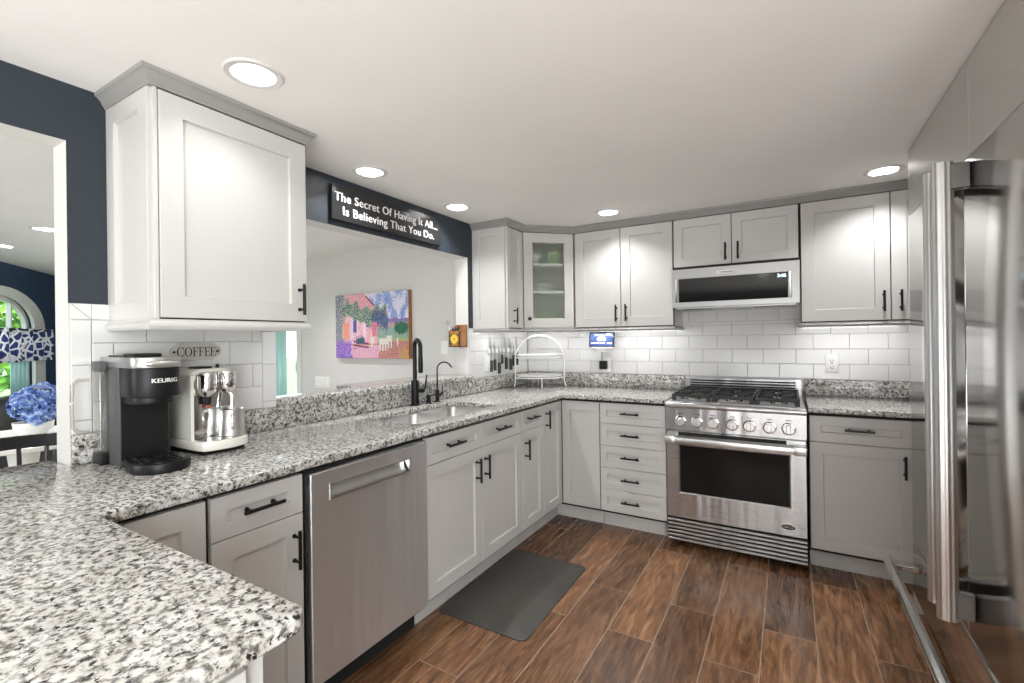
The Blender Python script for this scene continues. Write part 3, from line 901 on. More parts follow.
# over the microwave
r_, h_ = upper('wall_cabinet', 'short grey double-door wall cabinet directly above the microwave', (1.364, -.336, 0), 0, .756, .3355, 1.797)
front(r_, 'door', .003, .372, .002, h_ - .004, ('v', .338, .082, .115), .058)
front(r_, 'door', .374, .752, .002, h_ - .004, ('v', .413, .082, .115), .058)
r_, h_ = upper('wall_cabinet', 'tall grey wall cabinet right of the microwave, running behind the refrigerator', (2.124, -.336, 0), 0, 1.17, .3355)
front(r_, 'door', .003, .439, .004, h_ - .004, ('v', .406, .113, .12), .070)
front(r_, 'door', .441, .880, .004, h_ - .004, ('v', .483, .113, .12), .070)
cpts = [(.001, -.848), (.311, -.848), (.311, -.614), (.614, -.336), (3.30, -.336)]
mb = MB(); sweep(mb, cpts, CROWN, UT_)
mono('crown_molding', mb, TRIMG, 'long grey crown molding over the back wall cabinets', 'molding', base=(1.5, -.33, UT_))
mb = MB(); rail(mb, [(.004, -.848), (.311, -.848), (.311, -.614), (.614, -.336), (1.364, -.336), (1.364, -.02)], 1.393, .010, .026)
mono('light_rail', mb, TRIMG, 'grey light rail under the wall cabinets left of the microwave', 'molding', base=(.7, -.33, 1.36))
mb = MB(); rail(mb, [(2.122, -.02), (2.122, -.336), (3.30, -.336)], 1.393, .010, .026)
mono('light_rail', mb, TRIMG, 'grey light rail under the wall cabinet right of the microwave', 'molding', base=(2.6, -.33, 1.36))

# ------------------------------------------------------------------ dishwasher
r_ = thing('dishwasher', 'stainless steel dishwasher with a pocket handle', 'dishwasher', (.650, -2.730, 0), LRZ)
w_ = .604
MB().box(.004, w_ - .002, .030, .60, .10, .868).build('tub', GAP, r_)
MB().box(.004, w_ - .002, .09, .60, .0, .10).build('toe_kick', GAP, r_)
hx0, hx1, hz0, hz1 = .086, .484, .757, .806
mb = MB()
# door skin around the pocket
b = bmesh.new()
def rng(x0, x1, z0, z1, y): return [b.verts.new(p) for p in ((x0, y, z0), (x1, y, z0), (x1, y, z1), (x0, y, z1))]
rs = [rng(.006, w_ - .004, .125, .860, .03), rng(.006, w_ - .004, .125, .860, .003), rng(.009, w_ - .007, .128, .857, 0), rng(hx0, hx1, hz0, hz1, 0)]
for A, B in zip(rs, rs[1:]):
    for i in range(4): b.faces.new((A[i], A[(i + 1) % 4], B[(i + 1) % 4], B[i]))
b.faces.new(list(reversed(rs[0])))
mb._merge(b)
mb.build('door', STEELV, r_, 20)
mb = MB()
k = 10
for i in range(k):   # scooped pocket
    a0, a1 = i / k, (i + 1) / k
    f_ = lambda a: (.026 * math.sin(PI * min(1, a * .5 + .0)) if a < 1 else .026)
    ya, yb = .026 * math.sin(a0 * PI / 2), .026 * math.sin(a1 * PI / 2)
    za, zb2 = hz0 + (hz1 - hz0) * (1 - math.cos(a0 * PI / 2)), hz0 + (hz1 - hz0) * (1 - math.cos(a1 * PI / 2))
    mb.quad([(hx0, ya, za), (hx1, ya, za), (hx1, yb, zb2), (hx0, yb, zb2)])
mb.quad([(hx0, 0, hz1), (hx1, 0, hz1), (hx1, .026, hz1), (hx0, .026, hz1)])
for x in (hx0, hx1): mb.quad([(x, 0, hz0), (x, 0, hz1), (x, .026, hz1), (x, .026, hz1 - .001)])
fr = .004
mb.box(hx0 - fr, hx1 + fr, -.003, .001, hz1, hz1 + fr).box(hx0 - fr, hx1 + fr, -.003, .001, hz0 - fr, hz0).box(hx0 - fr, hx0, -.003, .001, hz0, hz1).box(hx1, hx1 + fr, -.003, .001, hz0, hz1)
mb.build('pocket_handle', SINKST, r_)

# ------------------------------------------------------------------ range
RX0, RW = 1.380, .758
r_ = thing('gas_range', 'stainless steel gas range with seven knobs and a glass oven door', 'range', (RX0, -.690, 0))
MB().box(.003, RW - .003, .030, .660, .03, .886).build('range_body', STEEL, r_)
MB().box(.02, RW - .02, .10, .60, 0, .03).build('base', GAP, r_)
# louvred kick panel
mb = MB().box(.0, RW, .012, .03, .030, .178)
mb2 = MB()
for i in range(6):
    z = .040 + i * .0235
    mb2.box(.002, RW - .002, -.004, .012, z, z + .014, .003)
o = mb.build('kick_grille', GAP, r_)
mb2.build('louver', STEEL, o)
# door with window
b = bmesh.new(); mb = MB()
def rng(x0, x1, z0, z1, y): return [b.verts.new(p) for p in ((x0, y, z0), (x1, y, z0), (x1, y, z1), (x0, y, z1))]
wx0, wx1, wz0, wz1 = .082, .672, .345, .637
rs = [rng(.003, RW - .003, .184, .728, .028), rng(.003, RW - .003, .184, .728, .004), rng(.006, RW - .006, .187, .725, 0), rng(wx0 - .008, wx1 + .008, wz0 - .008, wz1 + .008, 0), rng(wx0, wx1, wz0, wz1, .006)]
for A, B in zip(rs, rs[1:]):
    for i in range(4): b.faces.new((A[i], A[(i + 1) % 4], B[(i + 1) % 4], B[i]))
b.faces.new(list(reversed(rs[0]))); mb._merge(b)
door = mb.build('oven_door', STEEL, r_, 20)
MB().box(wx0, wx1, .0055, .010, wz0, wz1).build('oven_window', OVENG, door)
MB().box(.075, .660, -.001, .004, .700, .722).build('vent_slot', GAP, door)
mb = MB().box(.004, .756, -.078, -.056, .664, .700, .007, 2)
for x in (.004, .694): mb.box(x, x + .062, -.080, .0, .660, .706, .005, 2)
mb.build('handle', SINKST, door)
# badge: black oval with bright rim and letters
mb = MB().lathe([(0, 0), (.036, 0), (.036, .003), (0, .003)], 32, Matrix.Translation((.664, 0, .237)) @ Matrix.Diagonal((1, 1, .47, 1)) @ Matrix.Rotation(R(90), 4, 'X'))
bd = mb.build('badge', CHROME, door)
MB().lathe([(0, 0), (.033, 0), (.033, .0036), (0, .0036)], 32, Matrix.Translation((.664, 0, .237)) @ Matrix.Diagonal((1, 1, .42, 1)) @ Matrix.Rotation(R(90), 4, 'X')).build('badge_field', BLACKG, bd)
put(text_mesh('DCS', .020, .0006, .0004, 1.1, 1.25), Matrix.Translation((.664, -.0042, .237)) @ FRONT).build('badge_lettering', CHROME, bd, 0)
# control panel and bullnose
cp = MB().box(.0, RW, .0, .03, .733, .872, .002).build('control_panel', STEEL, r_)
mb = MB(); prof = [(.03, .870), (-.004, .870)] + [(-.004 - .020 * math.sin(PI * q / 8), .888 - .018 * math.cos(PI * q / 8)) for q in range(1, 8)] + [(-.004, .906), (.06, .906), (.06, .870)]
mb.prism([(p[0], p[1]) for p in prof], 0.0, RW, 'x')
mb.build('bullnose', STEEL, r_)
KX = [.088, .185, .276, .383, .474, .577, .671]
KZ = [.795, .796, .793, .783, .785, .798, .798]
for i, (x, z) in enumerate(zip(KX, KZ)):
    z = .790
    bz = MB().lathe([(0, 0), (.036, 0), (.036, .004), (.033, .008), (.028, .009), (0, .009)], 28, Matrix.Translation((x, 0, z)) @ Matrix.Rotation(R(90), 4, 'X')).build('knob_bezel', STEELP, r_)
    mb = MB().lathe([(0, .009), (.027, .009), (.027, .026), (.025, .030), (0, .030)], 28, Matrix.Translation((x, 0, z)) @ Matrix.Rotation(R(90), 4, 'X'))
    mb.box(x - .013, x + .010, -.041, -.028, z - .022, z + .022, .003)
    mb.build('knob', SINKST, bz)
    MB().box(x - .014, x + .014, -.0007, .0, z + .044, z + .048).build('knob_marking', LETTERB, r_)
# cooktop, burners, grates, back guard
MB().box(.004, RW - .004, .012, .60, .886, .912, .004).build('cooktop', STEEL, r_)
for bx in (.135, .38, .625):
    for by in (.165, .435):
        bb = MB().lathe([(0, 0), (.050, 0), (.046, .010), (.034, .014), (0, .014)], 24, Matrix.Translation((bx, by, .912))).build('burner', STEELP, r_)
        MB().lathe([(0, .014), (.034, .014), (.036, .018), (.034, .024), (0, .026)], 24, Matrix.Translation((bx, by, .912))).build('burner_cap', IRON, bb)
for gx0, gx1 in ((.030, .258), (.264, .496), (.502, .728)):
    mb = MB()
    y0, y1, zt_ = .045, .565, .955
    bar = .011
    for y in (y0, (y0 + y1) / 2, y1): mb.box(gx0, gx1, y - bar / 2, y + bar / 2, zt_ - .020, zt_, .002)
    for x in (gx0 + bar / 2, gx1 - bar / 2): mb.box(x - bar / 2, x + bar / 2, y0, y1, zt_ - .020, zt_, .002)
    for cy in (.165, .435):
        cx = (gx0 + gx1) / 2
        for a in range(0, 360, 45):
            p0 = Vector((cx + .028 * math.cos(R(a)), cy + .028 * math.sin(R(a)), 0)); p1 = Vector((cx + .11 * math.cos(R(a)), cy + .125 * math.sin(R(a)), 0))
            p1.x = min(max(p1.x, gx0 + .006), gx1 - .006)
            d = (p1 - p0); ln = d.length
            mt = Matrix.Translation((p0 + p1) / 2) @ Matrix.Rotation(math.atan2(d.y, d.x), 4, 'Z')
            mb.box(-ln / 2, ln / 2, -.0045, .0045, zt_ - .012, zt_, .002, 1, mt)
    for x in (gx0 + .012, gx1 - .012):
        for y in (y0 + .008, y1 - .008, (y0 + y1) / 2): mb.box(x - .012, x + .012, y - .010, y + .010, .912, zt_ - .01, .002)
    mb.build('grate', IRON, r_)
mb = MB().box(.008, RW - .008, .605, .655, .886, 1.018, .003)
bgd = mb.build('back_guard', STEEL, r_)
mb = MB()
for i in range(4): mb.box(.045, RW - .045, .601, .606, .938 + i * .018, .948 + i * .018)
mb.build('vent_slot', GAP, bgd)

# ------------------------------------------------------------------ microwave
r_ = thing('microwave', 'low stainless microwave hood with a wide black glass door over the range', 'microwave', (1.372, -.420, 1.512))
MW, MH = .748, .263
MB().box(.004, MW - .004, .022, .40, .006, MH).build('microwave_body', SILVER, r_)
b = bmesh.new(); mb = MB()
def rng(x0, x1, z0, z1, y): return [b.verts.new(p) for p in ((x0, y, z0), (x1, y, z0), (x1, y, z1), (x0, y, z1))]
gx0, gx1, gz0, gz1 = .040, .686, .036, .196
rs = [rng(0, MW, 0, MH, .022), rng(0, MW, 0, MH, .004), rng(.003, MW - .003, .003, MH - .003, 0), rng(gx0, gx1, gz0, gz1, 0), rng(gx0 + .001, gx1 - .001, gz0 + .001, gz1 - .001, .003)]
for A, B in zip(rs, rs[1:]):
    for i in range(4): b.faces.new((A[i], A[(i + 1) % 4], B[(i + 1) % 4], B[i]))
b.faces.new(list(reversed(rs[0]))); mb._merge(b)
door = mb.build('door', STEELM, r_, 20)
gp = MB().box(gx0 + .001, gx1 - .001, .0028, .006, gz0 + .001, gz1 - .001).build('glass_panel', OVENG, door)
put(text_mesh('3:46', .028, .0006, .0002), Matrix.Translation((.652, .0026, .174)) @ FRONT).build('clock_display', DIGIT, gp, 0)
mb = MB()
for x in (gx0 - .020, gx1 + .004): mb.box(x, x + .015, -.006, .001, gz0 - .002, gz1 + .004, .003)
mb.build('side_trim', STEELP, door)
mb = MB()
for x in (.043, .692): mb.box(x, x + .0012, -.0006, .001, .001, MH - .001)
for x, dz in ((.706, .070), (.706, .055), (.706, .085)): mb.box(x + .008, x + .026, -.0015, .001, dz, dz + .005)
mb.build('seam', SILVER, door)
bd = MB().box(.285, .395, -.003, .001, .212, .236, .001).build('badge', WPLASTIC, door)
put(text_mesh('KitchenAid', .0175, .0003, .0003), Matrix.Translation((.340, -.0034, .2235)) @ FRONT).build('badge_lettering', LETTERB, bd, 0)
un = MB().box(.02, MW - .02, .02, .36, -.010, .006, .003).build('underside', STEELM, r_)
mb = MB()
for i in range(16): mb.box(.06 + i * .012, .066 + i * .012, .03, .09, -.0125, -.0095)
for i in range(16): mb.box(.50 + i * .012, .506 + i * .012, .03, .09, -.0125, -.0095)
mb.build('vent_grille', GAP, un)

# ------------------------------------------------------------------ refrigerator
FX, FY = 2.55, -.888
r_ = thing('refrigerator', 'tall built-in stainless refrigerator with two bar-handled doors and a bottom drawer', 'refrigerator', (FX, FY, 0), R(-90))
FWD = 1.674
MB().box(.004, FWD - .004, .05, .74, .09, 1.872, .002).build('refrigerator_body', SILVER, r_)
MB().box(.004, FWD - .004, .06, .70, 0, .09).build('toe_grille', GAP, r_)
lob = lambda a: 1.0 + .055 * math.cos(8 * a)
for i, (x0, x1, hx) in enumerate(((.002, .799, .748), (.805, 1.672, .857))):
    d = MB().box(x0, x1, 0, .048, .345, 1.872, .003, 2).build('door', FRIDGE, r_)
    mb = MB()
    prof_ = [(1.0 + .045 * math.cos(10 * a), a) for a in [2 * PI * q / 80 for q in range(80)]]
    mb.prism([(hx + .019 * g * math.cos(a), -.064 + .027 * g * math.sin(a)) for g, a in prof_], .400, 1.862, 'z')
    hd_ = mb.build('handle', SINKST, d)
    for z in (.412, 1.772): MB().box(hx - .014, hx + .014, -.062, .001, z, z + .082, .003).build('handle_bracket', DARKREFL, hd_)
d = MB().box(.002, FWD - .002, 0, .048, .100, .338, .003, 2).build('drawer', FRIDGE, r_)
mb = MB().cyl((.048, -.100, .250), (1.60, -.100, .250), .0195, seg=64, lobes=lob)
for x in (.062, 1.52): mb.box(x, x + .066, -.098, .001, .238, .262, .003)
mb.build('handle', STEELP, d)
mono('gable_panel', MB().box(2.556, 3.31, -.884, -.864, 0, 2.178, .001), PAINT, 'grey panel boxing in the far side of the refrigerator', 'panel', base=(2.93, -.874, 0))

o_ = thing('overhead_cabinet', 'satin steel-faced cabinet with two flush doors above the refrigerator', 'cabinet', (FX, FY, 1.8735), R(-90), None)
MB().box(.004, FWD - .004, .022, .74, 0, .304).build('cabinet_body', PAINT, o_)
for x0, x1 in ((.002, .8555), (.8585, 1.672)): MB().box(x0, x1, 0, .02, .0, .304, .001).build('door', SATIN, o_)
# ------------------------------------------------------------------ sink, taps
r_ = thing('kitchen_sink', 'undermounted stainless steel double-bowl sink', 'sink', (.342, -1.68, .884))
def basin(x0, x1, y0, y1, z1, dep, rad=.05):
    mb = MB(); b = bmesh.new(); loops = []
    def lp(ins, z, r_): return rounded([(x0 + ins, y0 + ins, r_), (x1 - ins, y0 + ins, r_), (x1 - ins, y1 - ins, r_), (x0 + ins, y1 - ins, r_)]), z
    for ins, dz, rr in ((-.010, 0, rad), (0, 0, rad), (.004, -.01, rad), (.012, -dep + .03, rad), (.022, -dep + .008, rad), (.045, -dep, rad * .9)):
        pts, z = lp(ins, z1 + dz, rr)
        loops.append([b.verts.new((p[0], p[1], z)) for p in pts])
    for A, B in zip(loops, loops[1:]):
        k = len(A)
        for i in range(k): b.faces.new((A[i], A[(i + 1) % k], B[(i + 1) % k], B[i]))
    b.faces.new(loops[-1])
    mb._merge(b)
    for f in mb.bm.faces: f.normal_flip() if f.normal.z < -0.2 else None
    return mb
SO = (.342, -1.68, .884)
DIV = -1.655
for y0, y1 in ((SY0 - .004, DIV - .012), (DIV + .012, SY1 + .004)):
    bs = basin(SX0 - .004, SX1 + .004, y0, y1, .8825, .20).build('basin', SINKST, r_, 35, SO)
    md = bs.modifiers.new('thick', 'SOLIDIFY'); md.thickness = .0015; md.offset = 1
    cy = (y0 + y1) / 2
    MB().lathe([(0, 0), (.040, 0), (.042, .003), (.036, .004), (.030, .001), (0, .001)], 24, center=((SX0 + SX1) / 2 - SO[0], cy - SO[1], .6835 - SO[2])).build('drain', CHROME, bs)
# main faucet
r_ = thing('kitchen_faucet', 'tall matte black pull-down faucet behind the sink', 'faucet', (.070, -1.566, .914))
MB().lathe([(0, 0), (.030, 0), (.030, .006), (.0235, .010), (.0235, .152), (.020, .156), (0, .156)], 28).build('body', BLACK, r_)
pts = [(0, 0, .15), (0, 0, .24), (0, 0, .358)]
rad = .045
ax = (.90, -.43)
for i in range(1, 13):
    a = PI * i / 12
    d_ = rad * (1 - math.cos(a)); pts.append((d_ * ax[0], d_ * ax[1], .358 + rad * math.sin(a)))
pts.append((2 * rad * ax[0], 2 * rad * ax[1], .315))
MB().tube(pts, .0128, 16).build('spout', BLACK, r_)
ex, ey = 2 * rad * ax[0], 2 * rad * ax[1]
MB().lathe([(0, .205), (.012, .205), (.0145, .212), (.0145, .290), (.0125, .318), (0, .318)], 20, center=(ex, ey, 0)).build('spray_head', BLACK, r_)
mb = MB().cyl((0.0, .02, .088), (.02, .062, .088), .014, seg=18, bev=.002).tube([(.015, .055, .088), (.022, .066, .10), (.030, .075, .185)], [.007, .0065, .005], 12)
mb.build('lever', BLACK, r_)
# soap dispenser stub
r_ = thing('soap_dispenser', 'short black soap dispenser between the two taps', 'dispenser', (.088, -1.462, .914))
MB().lathe([(0, 0), (.021, 0), (.021, .005), (.014, .007), (.014, .040), (.016, .042), (.016, .054), (0, .056)], 20).build('body', BLACK, r_)
MB().tube([(0, 0, .049), (.03, .03, .051), (.055, .055, .048)], [.0045, .004, .0035], 10).build('nozzle', BLACK, r_)
# filtered water tap
r_ = thing('water_tap', 'small black gooseneck water tap right of the main faucet', 'faucet', (.090, -1.378, .914))
MB().lathe([(0, 0), (.021, 0), (.021, .005), (.0135, .008), (.0135, .075), (.010, .078), (0, .078)], 20).build('body', BLACK, r_)
pts = [(0, 0, .076), (0, 0, .215)]
for i in range(1, 11):
    a = PI * .83 * i / 10
    d_ = .045 * (1 - math.cos(a)); pts.append((d_ * .75, d_ * .66, .212 + .045 * math.sin(a)))
e = Vector(pts[-1]) + (Vector(pts[-1]) - Vector(pts[-2])).normalized() * .018
pts.append(tuple(e))
MB().tube(pts, .0050, 12).build('spout', BLACK, r_)
MB().cyl((0, .008, .048), (.012, .034, .050), .008, seg=12).tube([(.012, .033, .050), (.014, .036, .10)], [.0045, .0035], 10).build('lever', BLACK, r_)

# ------------------------------------------------------------------ coffee machines
KR = R(87)
r_ = thing('pod_coffee_maker', 'black and grey pod coffee maker with a clear side water tank', 'coffee maker', (.165, -3.020, .914), KR)
# local: x = width (0 centre), -y = front
HW = .068
MB().box(-HW, HW, -.034, .136, .004, .312, .003, 2).build('column', GUN, r_)
# front cavity wall and head
MB().box(-HW + .004, HW - .004, -.037, -.030, .02, .225, .001).build('cavity_back', BLACKP, r_)
head = [(HW, -.02), (-HW + .002, -.02)] + [(-(HW - .002) * math.cos(PI * i / 14), -.110 - .062 * math.sin(PI * i / 14) ** .8) for i in range(15)]
mb = MB().prism(head, .222, .312, 'z', .003, 2); hd = mb.build('brew_head', BLACKP, r_)
neck = [(.058, -.03), (-.058, -.03)] + [(-.058 * math.cos(PI * i / 12), -.095 - .055 * math.sin(PI * i / 12)) for i in range(13)]
MB().prism(neck, .200, .224, 'z', .003, 2).build('brew_head_base', BLACKP, hd)
mb = text_mesh('KEURIG', .0185, .0006, .0006, 1.05, 1.10)
for v in mb.bm.verts:       # wrap the lettering round the curved front
    x = v.co.x + .010; t_ = max(-1, min(1, x / (HW - .002)))
    v.co = Vector((x, -.110 - .062 * (math.sqrt(1 - t_ * t_)) ** .8 - .0008 - v.co.z, v.co.y + .272))
mb.build('lettering', LETTER, hd, 0)
band_ = [(HW + .001, .135), (-HW - .001, .135)] + [(-(HW + .001) * math.cos(PI * i / 14), -.112 - .062 * math.sin(PI * i / 14) ** .8) for i in range(15)]
MB().prism(band_, .312, .344, 'z', .003, 2).build('top_band', SILVER, r_)
mb = MB().tube([(-.035, -.168, .325), (-.028, -.184, .325), (0, -.190, .325), (.035, -.184, .325), (.045, -.165, .325)], .008, 12)
mb.build('lid_handle', SILVER, r_)
MB().box(-.050, .048, -.03, .125, .344, .349, .002).build('lid', BLACKP, r_)
MB().box(-.045, .030, -.10, .0, .3, .312, .004, 2, Matrix.Translation((0, .01, .043)) @ Matrix.Rotation(R(0), 4, 'X')).build('brew_lever', BLACKP, r_)
tray = [(.060, -.04), (-.060, -.04)] + [(-.078 * math.cos(PI * i / 18), -.150 - .088 * math.sin(PI * i / 18)) for i in range(19)]
tr = MB().prism(tray, .0, .030, 'z', .004, 2).build('drip_tray', BLACKP, r_)
mb = MB()
gr = [(.048, -.07), (-.048, -.07)] + [(-.064 * math.cos(PI * i / 18), -.150 - .074 * math.sin(PI * i / 18)) for i in range(19)]
mb.prism(gr, .030, .0325, 'z')
for i in range(7): mb.box(-.05 + i * .0145, -.045 + i * .0145, -.20, -.08, .0325, .0345)
mb.build('drip_grate', BLACKG, tr)
# tank at the back-left
tk = MB().box(-HW - .022, -HW - .001, .062, .132, .035, .300, .004, 2).build('water_tank', CLEARP, r_)
MB().box(-HW - .023, -HW - .001, .060, .134, .300, .330, .003, 2).build('tank_lid', GUN, tk)
MB().box(-HW - .023, -HW - .001, .060, .134, .0, .036, .003, 2).build('tank_base', BLACKP, tk)
MB().tube([(-HW - .034, .110, .272), (-HW - .062, .115, .272), (-HW - .074, .116, .258), (-HW - .077, .116, .20), (-HW - .075, .116, .125), (-HW - .062, .115, .108), (-HW - .034, .110, .106)], .0055, 10).build('tank_handle', CLEARP, tk)

bpy.data.objects['pod_coffee_maker'].scale = (1.03, 1.0, 1.04)
r_ = thing('espresso_machine', 'cream capsule espresso machine with chrome front and steam wand', 'espresso machine', (.135, -2.800, .914), R(91))
# local: x width, -y front
EW = .083
MB().box(-EW + .012, EW - .012, -.12, .10, .0, .016, .004, 2).build('foot', BLACKP, r_)
base = [(EW, .09), (-EW, .09)] + [(-EW * math.cos(PI * i / 18) * (1.08 if 2 < i < 16 else 1.0), -.085 - .070 * math.sin(PI * i / 18) ** .7) for i in range(19)]
MB().prism(base, .014, .046, 'z', .006, 3).build('base', CREAM, r_)
MB().prism([(p[0] * .86, p[1] * .9 - .005) for p in base], .046, .049, 'z').build('drip_plate', STEELP, r_)
# shell: rounded-top slab profile in (x, z), hollow front
def arch_out(hw, z0, z1, r_, k=8):
    pts = [(-hw, z0), (hw, z0)]
    for i in range(k + 1):
        a = PI / 2 * i / k; pts.append((hw - r_ + r_ * math.cos(a), z1 - r_ + r_ * math.sin(a)))
    for i in range(k + 1):
        a = PI / 2 + PI / 2 * i / k; pts.append((-hw + r_ + r_ * math.cos(a), z1 - r_ + r_ * math.sin(a)))
    return pts
MB().prism(arch_out(EW - .004, .046, .290, .04), -.045, .095, 'y', .006, 2).build('shell', CREAM, r_)
fc = MB().prism(arch_out(EW - .016, .050, .278, .032), -.052, -.044, 'y', .002).build('front_plate', CHROME, r_)
MB().prism([(-EW + .010, .046), (-EW + .010, .245), (-EW + .018, .270), (-EW - .0, .270), (-EW + .0, .046)], -.07, -.04, 'y').build('side_rim', CREAM, r_)
mb = MB().lathe([(0, .195), (.018, .195), (.027, .210), (.029, .225), (.029, .270), (.024, .280), (0, .282)], 24, center=(-.030, -.072, 0))
mb.build('coffee_head', CHROME, r_)
MB().cyl((-.030, -.072, .165), (-.030, -.072, .197), .010, .014, 16).build('coffee_outlet', BLACKP, r_)
MB().sphere((-.026, -.070, .158), .007, 2).build('indicator', REDP, r_)
mb = MB().lathe([(0, .205), (.020, .205), (.028, .220), (.028, .268), (.024, .280), (0, .282)], 24, center=(.036, -.074, 0))
mb.build('steam_head', CHROME, r_)
MB().tube([(.040, -.078, .210), (.044, -.092, .19), (.040, -.098, .150), (.036, -.094, .10)], [.008, .007, .006, .005], 12).build('steam_wand', CHROME, r_)
MB().box(-.035, .012, -.02, .05, .289, .297, .003, 2).build('lever', BLACKP, r_)
MB().cyl((.040, .0, .288), (.040, .0, .304), .006).build('top_button', BLACKP, r_)
# milk jug on the drip plate

bpy.data.objects['espresso_machine'].scale = (1.07, 1.03, 1.05)
jb = (.226, -2.754, .9662)
r_ = thing('milk_jug', 'small steel milk jug standing on the drip plate of the espresso machine', 'jug', jb, R(-32))
MB().lathe([(0, 0), (.046, 0), (.047, .003), (.043, .05), (.040, .075), (.043, .098), (.041, .098), (.038, .075), (.041, .05), (.043, .006), (0, .005)], 28).build('jug_body', SINKST, r_)
MB().tube([(.041, .004, .085), (.062, .006, .082), (.070, .007, .065), (.066, .006, .040), (.044, .004, .030)], .006, 10).build('handle', STEELP, r_)

# ------------------------------------------------------------------ on the walls
# x = 0 wall frame: text x -> world +y, text y -> world z, text z -> world +x
LEFTW = Matrix(((0, 0, 1, 0), (1, 0, 0, 0), (0, 1, 0, 0), (0, 0, 0, 1)))
r_ = thing('wall_sign', 'long black wooden sign with two lines of white lettering above the pass-through', 'sign', (0.004, -1.683, 2.046))
MB().box(0, .022, -.443, .443, -.092, .092, .002).build('board', SIGNB, r_)
put(text_mesh('The Secret Of Having It All...', .066, .0012, .0006, 1.06, 1.0), Matrix.Translation((.0226, -.012, .030)) @ LEFTW).build('lettering', LETTER, r_, 0)
put(text_mesh('Is Believing That You Do.', .066, .0012, .0006, 1.08, 1.0), Matrix.Translation((.0226, -.005, -.040)) @ LEFTW).build('lettering', LETTER, r_, 0)

# COFFEE plaque: rectangular plate with pierced, rounded ears
r_ = thing('coffee_plaque', 'small white wall plaque lettered COFFEE behind the coffee machines', 'sign', (.0125, -2.780, 1.281))
pp = [(-.066, -.031), (.066, -.031), (.066, -.024), (.078, -.020), (.088, -.010), (.091, 0), (.088, .010), (.078, .020), (.066, .024), (.066, .031), (-.066, .031), (-.066, .024), (-.078, .020), (-.088, .010), (-.091, 0), (-.088, -.010), (-.078, -.020), (-.066, -.024)]
MB().prism(pp, 0, .014, 'x', .002, 2).build('plate', mat('ivory_enamel', (.52, .50, .45), .35), r_)
mb = MB()
for y in (-.079, .079): mb.lathe([(0, 0), (.005, 0), (.005, .002), (0, .003)], 14, Matrix.Translation((.014, y, 0)) @ Matrix.Rotation(R(90), 4, 'Y'))
mb.build('screw', LETTERB, r_)
# serif capitals from strokes: (x, y) polygons in a 0..1 high box
def serif(ch):
    P = []
    if ch in 'FE':
        P += [[(.10, 0), (.24, 0), (.24, 1), (.10, 1)], [(0, 0), (.36, 0), (.36, .05), (0, .05)], [(0, .95), (.62, .95), (.62, 1), (0, 1)],
              [(.57, .74), (.62, .74), (.62, 1), (.54, 1)], [(.24, .48), (.48, .48), (.48, .53), (.24, .53)], [(.45, .38), (.50, .38), (.50, .63), (.45, .63)]]
        if ch == 'E': P += [[(.24, 0), (.66, 0), (.66, .05), (.24, .05)], [(.60, 0), (.66, 0), (.68, .27), (.63, .27)]]
        return P, .70
    k = 30; a0, a1 = (0, 2 * PI) if ch == 'O' else (R(42), R(318))
    for i in range(k):
        t0, t1 = a0 + (a1 - a0) * i / k, a0 + (a1 - a0) * (i + 1) / k
        f = lambda t, rx, ry: (.42 + rx * math.cos(t), .5 + ry * math.sin(t))
        P.append([f(t0, .42, .52), f(t1, .42, .52), f(t1, .27, .475), f(t0, .27, .475)])
    if ch == 'C': P += [[(.72, .66), (.77, .66), (.77, 1.0), (.73, 1.0)], [(.73, .10), (.79, .17), (.76, .22), (.66, .08)]]
    return P, (.92 if ch == 'O' else .88)
mb = MB(); x = 0; H = .036
word = []
for ch in 'COFFEE':
    P, adv = serif(ch); word.append((P, x)); x += adv
for P, ox in word:
    for i, poly in enumerate(P):
        q = [((px + ox - x / 2 + .06) * H * .86, (py - .5) * H) for px, py in poly]
        mb.prism(q, .0138, .0146 + .00001 * i, 'x')
mb.build('lettering', LETTERB, r_, 0)

